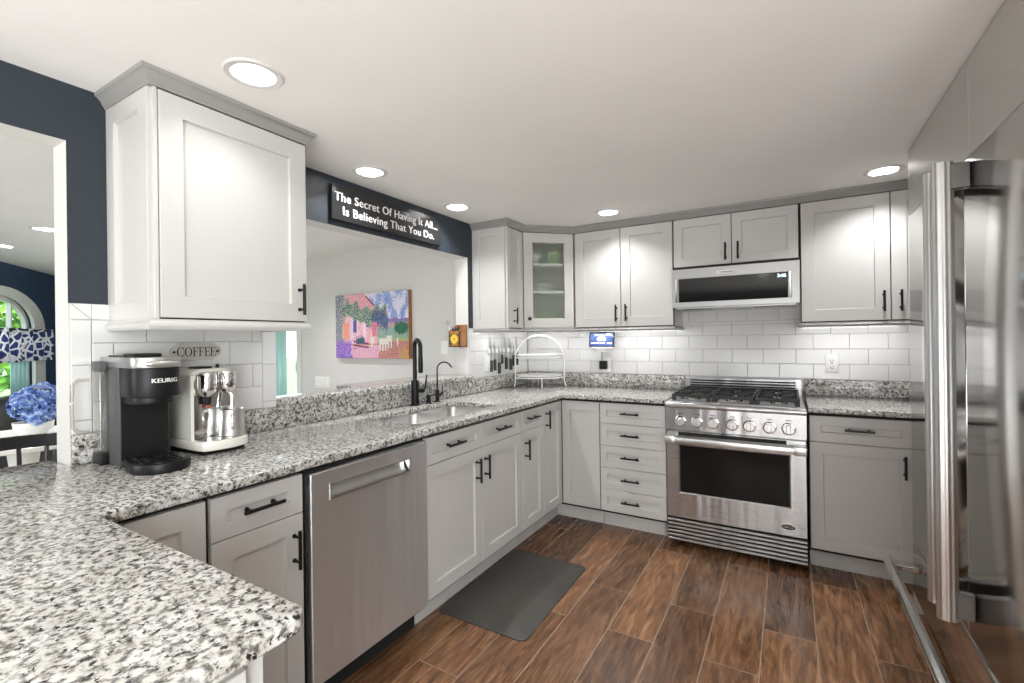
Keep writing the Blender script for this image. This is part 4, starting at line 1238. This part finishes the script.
# painting in the next room
AY = -.60
r_ = thing('canvas_painting', 'colourful canvas painting of a flowered terrace on the grey wall', 'painting', (-1.318, AY, 1.458))
PW, PH, PD = .965, .615, .045
MB().box(-PW / 2, PW / 2, -PD, -.001, -PH / 2, PH / 2, .002).build('stretcher', ORANGEW, r_)
def art(u, v):
    """colour of the painting at u (0 left..1 right), v (0 bottom..1 top)"""
    nz = lambda s_, o_=0.0: noise.noise(Vector((u * s_ * 1.6 + o_, v * s_ + o_, o_)))
    a = nz(9); f = nz(46, 3.1); g = nz(95, 7.7)
    sky = (.50 + .1 * a, .58 + .1 * a, .80)
    if nz(7, 5.5) + .35 * f > .12: sky = (.84, .82, .90)
    col = sky
    if v < .60 + .03 * a: col = (.48 + .1 * f, .42, .62)             # far hills
    if v < .54 + .03 * a: col = (.72 + .1 * f, .54 + .1 * f, .56)
    if v < .47 + .03 * a: col = (.50 + .15 * f, .60 + .15 * f, .54)   # meadow
    if v < .30 + .02 * a: col = (.62, .64 + .1 * f, .42)
    if v < .24 + .03 * a + .05 * (u - .5): col = (.68 + .2 * f, .44 + .2 * f, .42)      # terrace
    if v < .20 and u < .62 + .1 * a: col = (.82 + .15 * f, .60 + .2 * f, .68)
    # house
    roof = 1.02 - max(0, (u - .42)) * 1.35
    if u < .60 and .22 < v < roof - .02 and not (u > .56 and v > .62):
        col = (.86 + .15 * f, .60 + .16 * f + .1 * a, .64 + .16 * f)
        if u > .44 and v > .60 and abs(v - roof) < .05: col = (.42, .16, .22)
        if .26 < u < .31 and .40 < v < .68: col = (.30, .26, .46)     # door
        if .22 < u < .26 or .31 < u < .335: 
            if v < .72: col = (.80, .72, .84)
        if .40 < u < .445 and .30 < v < .70: col = (.84, .74, .84)    # pillar
        if .445 < u < .50 and .48 < v < .68: col = (.16, .14, .34)
        if .12 < u < .20 and .30 < v < .55: col = (.86, .52 + .2 * f, .40)
    # steps
    if .26 < u < .48 and .14 < v < .27 and (v * 34 + u * 6) % 2 < .8: col = (.34, .14, .30)
    # foliage swags
    vine = .70 + .06 * math.sin(u * 9) + .12 * a
    if abs(v - vine) < .12 + .10 * f and u < .72: col = (.46 + .5 * g, .50 + .4 * f, .44 + .4 * g) if f > -.12 else (.22, .26, .36)
    if .52 < u < .74 and abs(v - .60 + .5 * abs(u - .60)) < .10 + .15 * f: col = (.26 + .3 * f, .32 + .3 * g, .48)
    if u < .12 + .06 * a + .05 * f: col = (.46 + .6 * g, .48 + .5 * f, .52 + .3 * g)
    if u < .24 + .1 * a and v < .26 + .1 * f: col = (.50 + .5 * g, .38 + .4 * f, .70 + .2 * f)
    if .30 < u < .42 and .22 < v < .32 + .06 * f: col = (.20, .30 + .2 * f, .38)
    if .53 < u < .60 and .33 < v < .55: col = (.80 + .3 * f, .42 + .4 * g, .52 + .2 * f)
    if .82 < u < 1 and .36 < v < .54 + .1 * f and ((u - .91) / .09) ** 2 + ((v - .46) / .10) ** 2 < 1 + f: col = (.14, .34 + .2 * f, .26)
    # white table and chairs
    for (x0, x1, y0, y1) in ((.62, .74, .12, .30), (.50, .56, .17, .33), (.72, .79, .16, .34), (.85, .87, .18, .30)):
        if x0 < u < x1 and y0 < v < y1 and (v > y1 - .09 or (u * 60) % 2.2 < 1.1): col = (.82, .80, .76)
    if u > .88 and v < .14 + .1 * f and f > -.05: col = (.74, .62, .26)
    return tuple(max(.01, min(.95, c * .96 + .10 * g + .05 * h_)) ** 1.9 for c, h_ in zip(col, (nz(60, 11.), nz(60, 13.), nz(60, 17.))))
NX, NZ = 360, 224
me = bpy.data.meshes.new('painted_canvas')
vs = [(-PW / 2 + .002 + (PW - .004) * i / NX, -PD - .0012, -PH / 2 + .002 + (PH - .004) * j / NZ) for j in range(NZ + 1) for i in range(NX + 1)]
fs = [(j * (NX + 1) + i, j * (NX + 1) + i + 1, (j + 1) * (NX + 1) + i + 1, (j + 1) * (NX + 1) + i) for j in range(NZ) for i in range(NX)]
me.from_pydata(vs, [], fs)
at = me.color_attributes.new('paint', 'FLOAT_COLOR', 'POINT')
buf = []
for j in range(NZ + 1):
    for i in range(NX + 1): buf += [*art(i / NX, j / NZ), 1.0]
at.data.foreach_set('color', buf)
PAINTM = mat('oil_paint', (1, 1, 1), .5)
at_n = N(PAINTM, 'ShaderNodeVertexColor'); at_n.layer_name = 'paint'
L(PAINTM, at_n.outputs[0], bsdf(PAINTM).inputs['Base Color'])
me.materials.append(PAINTM)
o = bpy.data.objects.new('painted_canvas', me); COL.objects.link(o); o.parent = r_

# switch plates and outlets
def plate(name, label, cat, loc, rz, w_, h_, gangs, toggle=True):
    t = thing(name, label, cat, loc, rz)
    MB().box(-w_ / 2, w_ / 2, -.006, 0, -h_ / 2, h_ / 2, .002, 2).build('cover_plate', WPLASTIC, t)
    for i in range(gangs):
        x = (i - (gangs - 1) / 2) * .046
        if toggle: MB().box(x - .016, x + .016, -.009, -.005, -.033, .033, .001).build('rocker_switch', WPLASTIC, t)
        else:
            f = MB().box(x - .017, x + .017, -.008, -.005, -.034, .034, .002).build('receptacle', WPLASTIC, t)
            mb = MB()
            for z in (-.019, .019):
                mb.box(x - .008, x - .005, -.0085, -.0075, z - .005, z + .006); mb.box(x + .005, x + .008, -.0085, -.0075, z - .005, z + .006)
                mb.cyl((x, -.0075, z - .011), (x, -.0085, z - .011), .003, seg=10)
            mb.build('slot', GAP, f)
            MB().box(x - .004, x + .004, -.0095, -.0075, -.003, .003).build('reset_button', REDP, f)
    return t
plate('switch_plate', 'single white switch plate on the grey wall left of the hanging letter box', 'light switch', (-.472, AY, 1.250), 0, .075, .118, 1)
plate('switch_plate', 'wide white four-gang plate low on the grey wall, just above the granite ledge', 'light switch', (-2.068, AY, .895), 0, .225, .118, 4)
plate('switch_plate', 'white double switch plate on the tile left of the hanging knives', 'light switch', (.0125, -.660, 1.125), LRZ, .118, .122, 2)
plate('wall_outlet', 'white electrical outlet on the tile right of the range', 'outlet', (2.300, -.0125, 1.128), 0, .073, .118, 1, False)

# wooden letter box on the jamb
r_ = thing('wall_box', 'orange wooden letter box with a painted yellow flower hanging on the pass-through jamb', 'letter box', (-.060, YO2, 1.262))
BW, BD = .100, .095
mb = MB().box(-BW / 2, BW / 2, -.008, 0, 0, .165, .001)
mb.box(-BW / 2, BW / 2, -BD, -BD + .008, 0, .118, .001).box(-BW / 2, BW / 2, -BD, 0, 0, .008, .001)
mb2 = MB()
for x in (-BW / 2, BW / 2 - .008): mb.prism([(-BD, 0), (0, 0), (0, .165), (-BD, .118)], x, x + .008, 'x')
bx = mb.build('box_body', ORANGEW, r_)
mb = MB()
for i in range(9):
    a = 2 * PI * i / 9
    mb.sphere((.022 * math.cos(a), -BD - .001, .058 + .022 * math.sin(a)), .014, 1, (1, .12, 1))
fl = mb.build('painted_flower', YELLOW, bx)
MB().sphere((0, -BD - .002, .058), .010, 1, (1, .25, 1)).build('flower_center', TAN, fl)
mb = MB()
for x, z, a in ((-.035, .045, 40), (-.030, .085, -30), (.033, .030, 60), (.034, .088, 20), (-.036, .025, 10)):
    mb.box(-.014, .014, -.0006, .0006, -.005, .005, 0, 1, Matrix.Translation((x, -BD - .001, z)) @ Matrix.Rotation(R(a), 4, 'Y'))
mb.build('painted_leaf', mat('dark_leaf_paint', (.03, .07, .03), .6), bx)
def pen(x, y, tip, m, label):
    mono('pen', MB().cyl((x, y, 1.275), tip, .0045, .0045, 8).sphere(tip, .006, 1), m, label, 'pen', 'odds and ends in the letter box', base=(x, y, 1.275))
pen(-.095, -.965, (-.118, -.985, 1.415), WPLASTIC, 'white pen leaning left out of the wooden letter box')
pen(-.075, -.955, (-.080, -.965, 1.405), BLUEP, 'blue pen upright in the wooden letter box')
pen(-.050, -.950, (-.048, -.960, 1.415), BLACKP, 'black pen upright at the right of the wooden letter box')
mb = MB().tube([(-.085, -.97, 1.275), (-.100, -.98, 1.40), (-.125, -1.0, 1.432)], .0025, 8)
mb.tube([(-.150 + .014 * math.cos(a), -1.005 + .004 * math.sin(a), 1.434 + .014 * math.sin(a)) for a in [2 * PI * i / 12 for i in range(12)]], .002, 6, True)
mb.tube([(-.115 + .012 * math.cos(a), -1.0, 1.444 + .012 * math.sin(a)) for a in [2 * PI * i / 12 for i in range(12)]], .002, 6, True)
mono('scissors', mb, STEELP, 'pair of thin metal scissors sticking out of the wooden letter box', 'scissors', base=(-.085, -.97, 1.275))
mono('sunglasses', MB().sphere((-.055, -.975, 1.385), .018, 2, (1, .4, .8)).sphere((-.090, -.975, 1.380), .018, 2, (1, .4, .8)).tube([(-.070, -.978, 1.388), (-.075, -.978, 1.388)], .003, 6), BLACKG, 'dark sunglasses tucked into the wooden letter box', 'sunglasses', base=(-.07, -.97, 1.38))

# magnetic bar and knives
mono('magnetic_knife_bar', MB().box(.0125, .022, -.665, -.190, 1.205, 1.240, .002), WPLASTIC, 'white magnetic strip holding the knives on the tiled wall', 'knife holder', base=(.0125, -.43, 1.22))
KN = [(-.632, 1.335, 1.145, 1.058, .014, 0), (-.580, 1.31, 1.150, 1.065, .013, 1), (-.513, 1.27, 1.122, 1.035, .018, 0), (-.470, 1.30, 1.185, 1.115, .010, 2),
      (-.405, 1.335, 1.160, 1.065, .016, 0), (-.332, 1.325, 1.145, 1.055, .017, 1), (-.283, 1.30, 1.175, 1.085, .012, 2), (-.222, 1.335, 1.190, 1.090, .014, 0)]
KL = ['bread knife hanging at the left end of the row, nearest the switch plate', 'second hanging knife from the left end of the row', 'wide chef knife hanging lowest, third from the left',
      'short paring knife hanging between the two wide knives', 'broad hanging knife just right of the short paring knife', 'hanging knife with thick black grip, third from the right end',
      'slim knife, second from the right end of the row', 'knife hanging at the right end of the row, nearest the tiered stand']
BLADE = mat('knife_steel', (.42, .42, .42), .3, 1.0)
HMAT = mat('black_knife_handle', (.03, .03, .03), .4)
for (y, zt_, zm, zb_, bw, ty), lb in zip(KN, KL):
    k = thing('kitchen_knife', lb, 'knife', (.0235, y, zm), 0, 'knives on the magnetic strip')
    bl = [(-bw, 0), (bw * .9, 0), (bw * .9, (zt_ - zm) * .55), (-bw * .9, zt_ - zm), (-bw, (zt_ - zm) * .9)]
    MB().prism(bl, 0, .002, 'x').build('blade', BLADE, k)
    mb = MB().box(-.005, .009, -bw * .95, bw * .95, zb_ - zm, .004, .003, 2)
    hd = mb.build('grip', HMAT, k)
    mb = MB()
    for q in (.25, .5, .75): mb.cyl((.009, 0, (zb_ - zm) * q), (.0097, 0, (zb_ - zm) * q), .0025, seg=8)
    mb.build('rivet', STEELP, hd)

# two-tier stand
SC = Vector((.262, -.258, .914)); SA = math.atan2(.244, .355)
r_ = thing('tiered_stand', 'white arched wire stand with two tiers in the counter corner', 'stand', SC, SA)
hw = .205
pts = [(-hw - .012, -.02, .004), (-hw, 0, .05), (-hw, 0, .24)] + [(-hw * math.cos(PI * i / 20), 0, .235 + .195 * math.sin(PI * i / 20)) for i in range(1, 20)] + [(hw, 0, .24), (hw, 0, .05), (hw + .012, -.02, .004)]
MB().tube(pts, .0055, 10).build('arch_frame', WMETAL, r_)
mb = MB().tube([(0, -.118, .075), (0, -.128, .045), (.0, -.125, .02), (0, -.14, .004)], .004, 10).tube([(0, .10, .075), (0, .11, .02), (0, .12, .004)], .004, 10)
mb.build('foot', WMETAL, r_)
def oval(a, b_, z, r_=.004, k=40): return MB().tube([(a * math.cos(2 * PI * i / k), b_ * math.sin(2 * PI * i / k), z) for i in range(k)], r_, 8, True)
oval(hw, .115, .078, .0045).build('tier_ring', WMETAL, r_)
oval(hw, .085, .246, .0045).build('tier_ring', WMETAL, r_)
def dish(z, a, b_, label):
    mb = MB().lathe([(0, 0), (.80, 0), (.95, .006), (1.0, .020), (.975, .021), (.90, .010), (0, .008)], 40, Matrix.Diagonal((a, b_, 1, 1)))
    o = mb.build('oval_platter', WPLASTIC); o.location = SC + Vector((0, 0, z)); o.rotation_euler = (0, 0, SA)
    tag(o, label, 'platter', 'platters on the tiered stand')
dish(.0835, .195, .105, 'white oval platter on the lower tier of the wire stand')
dish(.2515, .195, .078, 'white oval platter on the upper tier of the wire stand')

# smart display on a wall mount, with charger below
r_ = thing('smart_display', 'small smart display with a blue weather screen mounted under the wall cabinet', 'tablet', (.748, -.105, 1.232), 0)
tilt = Matrix.Translation((0, 0, .008)) @ Matrix.Rotation(R(-8), 4, 'X')
cs = MB().box(-.105, .105, -.010, .012, 0, .122, .004, 2, tilt).build('case', BLACKG, r_)
SCR = bpy.data.materials.new('weather_screen'); SCR.use_nodes = True
bs = SCR.node_tree.nodes['Principled BSDF']; bs.inputs['Base Color'].default_value = (.01, .01, .02, 1); bs.inputs['Roughness'].default_value = .15
nn = noise_tex(SCR, 14, 3); rr = ramp(SCR, nn.outputs[0], [(0.35, (.05, .08, .26)), (.6, (.12, .20, .45)), (.8, (.35, .45, .70))])
L(SCR, rr.outputs[0], bs.inputs['Emission Color']); bs.inputs['Emission Strength'].default_value = .8
sn = MB().box(-.096, .096, -.0112, -.0095, .010, .112, 0, 1, tilt).build('screen', SCR, cs)
GLOWW = emit('screen_white', (.9, .94, 1.0), 1.6)
mb = MB()
for x, z, r0 in ((.0, .072, .022), (-.022, .066, .015), (.022, .066, .016)): mb.lathe([(0, 0), (r0, 0), (r0, .0006), (0, .0006)], 20, tilt @ Matrix.Translation((x, -.0112, z)) @ Matrix.Rotation(R(90), 4, 'X'))
mb.box(-.085, -.02, -.0118, -.011, .030, .036, 0, 1, tilt).box(-.01, .03, -.0118, -.011, .030, .036, 0, 1, tilt).box(.05, .088, -.0118, -.011, .028, .036, 0, 1, tilt).box(.04, .08, -.0118, -.011, .100, .106, 0, 1, tilt)
mb.build('weather_icon', GLOWW, sn, 0)
MB().prism([(-.075, .0), (.095, .0), (.095, .010), (-.075, .010)], -.02, .035, 'y').prism([(-.05, 0), (.05, 0), (.028, -.030), (-.028, -.030)], .0, .09, 'y').box(-.05, .05, .035, .092, -.03, .10, .004, 2).build('wall_mount', WPLASTIC, r_)
r_ = thing('charger', 'black plug-in charger with a thin cable below the smart display', 'charger', (.740, -.0125, 1.093))
MB().box(-.036, .030, -.040, -.006, -.036, .034, .008, 2).build('plug_body', BLACKP, r_)
MB().box(-.020, .055, -.006, 0, -.058, .058, .002).build('outlet_plate', WPLASTIC, r_)
MB().tube([(-.004, -.025, .032), (-.006, -.04, .07), (.0, -.06, .105)], .0022, 8).build('cable', BLACKP, r_)

# anti-fatigue mat
b = bmesh.new(); loops = []
for ins, z in ((0, 0), (0, .004), (.055, .024)):
    loops.append([b.verts.new((p[0], p[1], z + .0005)) for p in rounded([(.575 + ins, -1.985 + ins, .035), (1.060 - ins, -1.985 + ins, .035), (1.048 - ins, -1.225 - ins, .035), (.565 + ins, -1.215 - ins, .035)])])
for A, B in zip(loops, loops[1:]):
    for i in range(len(A)): b.faces.new((A[i], A[(i + 1) % len(A)], B[(i + 1) % len(A)], B[i]))
b.faces.new(loops[-1]); b.faces.new(list(reversed(loops[0])))
mono('floor_mat', MB()._merge(b), MATR, 'dark grey cushioned floor mat in front of the sink cabinet', 'mat', None, 20, (.81, -1.6, 0))

# ------------------------------------------------------------------ recessed lights
def can(x, y, label):
    t = thing('recessed_light', label, 'ceiling light', (x, y, CZ), 0, 'recessed ceiling lights')
    MB().lathe([(.064, .002), (.066, -.004), (.084, -.006), (.090, -.001), (.090, .0)], 36).build('trim_ring', WHITE, t)
    o = MB().lathe([(.064, 0), (.061, .05), (.056, .095), (0, .095)], 36).build('reflector', mat('grey_baffle', (.22, .22, .22), .45), t)
    MB().lathe([(0, .056), (.024, .056), (.034, .061), (.038, .072), (.034, .09), (0, .09)], 28).build('diffuser', BULB, t)
LL = ['large recessed ceiling light nearest the camera, in front of the big wall cabinet', 'recessed ceiling light above the left half of the black sign', 'recessed ceiling light past the right end of the black sign',
      'recessed ceiling light above the double-door cabinet left of the microwave', 'recessed ceiling light beside the refrigerator at far right', 'added recessed light, unseen, over the near end of the peninsula',
      'added recessed light, unseen, behind the camera beside the doorway', 'added recessed light, unseen, behind the camera near the added window',
      'recessed light on the dining room ceiling, nearer the doorway', 'recessed light on the dining room ceiling, nearer the arched window', 'recessed light on the dining ceiling near the black stool', 'recessed light on the dining ceiling near the painting']
for (x, y), lb in zip(LAMPS + DLAMPS, LL): can(x, y, lb)

# ------------------------------------------------------------------ dining room furniture
# black spindle-back stool at the peninsula
r_ = thing('counter_stool', 'black spindle-back counter stool tucked under the peninsula, beyond the doorway', 'stool', (-.44, -3.20, 0), R(8))
# local: backrest along y at x ~ -.1, seat toward +x
rail = [(-.06 - .085 * (1 - (2 * q - 1) ** 2), -.27 + .54 * q, .915 + .014 * (1 - (2 * q - 1) ** 2)) for q in [i / 14 for i in range(15)]]
mb = MB()
for p, q in zip(rail, rail[1:]):
    d = Vector(q) - Vector(p); ang = math.atan2(d.y, d.x)
    mt = Matrix.Translation((Vector(p) + Vector(q)) / 2) @ Matrix.Rotation(ang, 4, 'Z')
    mb.box(-d.length / 2 - .004, d.length / 2 + .004, -.011, .011, -.024, .026, .004, 1, mt)
mb.build('top_rail', BLACKWOOD, r_)
for i in (1, 3, 5, 7, 9, 11, 13):
    p = rail[i]; MB().cyl((p[0] * .75 + .02, p[1] * .82, .655), (p[0], p[1], p[2] - .02), .009, .007, 10).build('spindle', BLACKWOOD, r_)
MB().prism(rounded([(-.14, -.20, .06), (.24, -.22, .08), (.24, .22, .08), (-.14, .20, .06)]), .615, .655, 'z', .01, 2).build('seat', BLACKWOOD, r_)
for x, y in ((-.10, -.16), (-.10, .16), (.19, -.17), (.19, .17)):
    MB().cyl((x, y, .62), (x * 1.25, y * 1.25, 0), .016, .013, 12).build('leg', BLACKWOOD, r_)
MB().tube([(.205, -.185, .25), (.205, .185, .25)], .010, 10).build('footrest', BLACKWOOD, r_)
# table with hydrangeas
r_ = thing('dining_table', 'white table in the dining room under the blue hydrangeas', 'table', (-2.0, -2.80, 0))
MB().lathe([(0, .715), (.42, .715), (.45, .725), (.45, .745), (.44, .75), (0, .75)], 40).build('tabletop', WMETAL, r_)
MB().lathe([(0, 0), (.26, 0), (.26, .02), (.06, .06), (.045, .4), (.08, .715), (0, .715)], 28).build('pedestal', WMETAL, r_)
HYD = mat('hydrangea_petals', (.12, .2, .6), .6)
nn = noise_tex(HYD, 38, 2); rr = ramp(HYD, nn.outputs[0], [(.30, (.035, .07, .28)), (.5, (.14, .26, .62)), (.62, (.42, .54, .82)), (.75, (.70, .78, .90))])
L(HYD, rr.outputs[0], bsdf(HYD).inputs['Base Color'])
r_ = thing('hydrangea_bouquet', 'bunch of blue hydrangeas in a low white bowl beyond the doorway', 'flowers', (-2.0, -2.755, .75))
MB().lathe([(0, 0), (.05, 0), (.09, .05), (.095, .09), (.088, .09), (.08, .05), (0, .02)], 28).build('vase', WMETAL, r_)
rr_ = random.Random(5)
for (hx, hy, hz, hr) in [(a_, b_ * .8, c_ + .035, d_ * .95) for a_, b_, c_, d_ in ((-.02, .06, .21, .085), (.03, -.055, .155, .080), (.05, .05, .13, .075), (-.05, -.02, .19, .075), (0, .13, .15, .075), (.06, .0, .09, .060))]:
    mb = MB()
    for i in range(150):
        d = Vector((rr_.gauss(0, 1), rr_.gauss(0, 1), rr_.gauss(0, 1))).normalized()
        c0 = Vector((hx, hy, hz)) + d * hr * rr_.uniform(.86, 1.04)
        u = d.orthogonal().normalized(); v = d.cross(u); a0 = rr_.uniform(0, PI)
        s_ = .014
        for q in range(4):
            a = a0 + q * PI / 2
            e1 = u * math.cos(a) + v * math.sin(a); e2 = u * math.cos(a + PI / 2) + v * math.sin(a + PI / 2)
            mb.quad([c0, c0 + e1 * s_ + e2 * s_ * .5 + d * .003, c0 + e1 * s_ * 1.25 + d * .005, c0 + e1 * s_ - e2 * s_ * .5 + d * .003])
    mb.build('flower_head', HYD, r_, 0)
    MB().tube([(0, 0, .03), (hx * .6, hy * .6, hz * .6), (hx, hy, hz)], .004, 6).build('stem', LEAF, r_)
mb = MB()
# black leather sofa before the angled wall
r_ = thing('leather_sofa', 'black leather sofa under the arched window in the dining room', 'sofa', (-4.15, -2.10, 0), math.atan2(UT.y, UT.x) + (0 if sg < 0 else PI))
for x in (-.98, .86): MB().box(x, x + .16, -.36, .45, .06, .60, .05, 3).build('armrest', LEATHER, r_)
MB().box(-.83, .87, -.34, .42, .06, .30, .03, 2).build('base', LEATHER, r_)
MB().box(-.95, .99, .26, .46, .10, .78, .07, 3).build('back', LEATHER, r_)
for x in (-.82, .03):
    MB().box(x, x + .83, -.38, .28, .30, .46, .05, 3).build('seat_cushion', LEATHER, r_)
    MB().box(x + .02, x + .81, .06, .30, .44, .86, .09, 3).build('back_cushion', LEATHER, r_)
# valance and rod at the arched window
VAL = mat('blue_patterned_valance', (1, 1, 1), .8)
vv = N(VAL, 'ShaderNodeTexVoronoi'); vv.feature = 'DISTANCE_TO_EDGE'; vv.inputs['Scale'].default_value = 13
tc = N(VAL, 'ShaderNodeTexCoord'); L(VAL, tc.outputs['Object'], vv.inputs['Vector'])
rr = ramp(VAL, vv.outputs['Distance'], [(.09, (.80, .80, .84)), (.13, (.018, .035, .16))])
L(VAL, rr.outputs[0], bsdf(VAL).inputs['Base Color'])
r_ = thing('window_valance', 'blue and white patterned valance across the arched window', 'valance', (U0.x + UN.x * .12, U0.y + UN.y * .12, 1.33), math.atan2(UT.y, UT.x))
cv = curtain(-.82, .78, -.19, .165, 0, .025, 7).build('valance_cloth', VAL, r_)
md = cv.modifiers.new('thick', 'SOLIDIFY'); md.thickness = .003
MB().cyl((-.90, 0, .150), (.88, 0, .150), .010).sphere((.89, 0, .150), .022).sphere((-.91, 0, .150), .022).build('curtain_rod', BLACK, r_)
t = thing('sheer_curtain', 'pale teal sheer hanging below the patterned valance', 'curtain', (U0.x + UN.x * .07, U0.y + UN.y * .07, .70), math.atan2(UT.y, UT.x))
cv = curtain(.02, .34, 0, .62, 0, .012, 4).build('curtain_panel', TEAL, t)
md = cv.modifiers.new('thick', 'SOLIDIFY'); md.thickness = .003
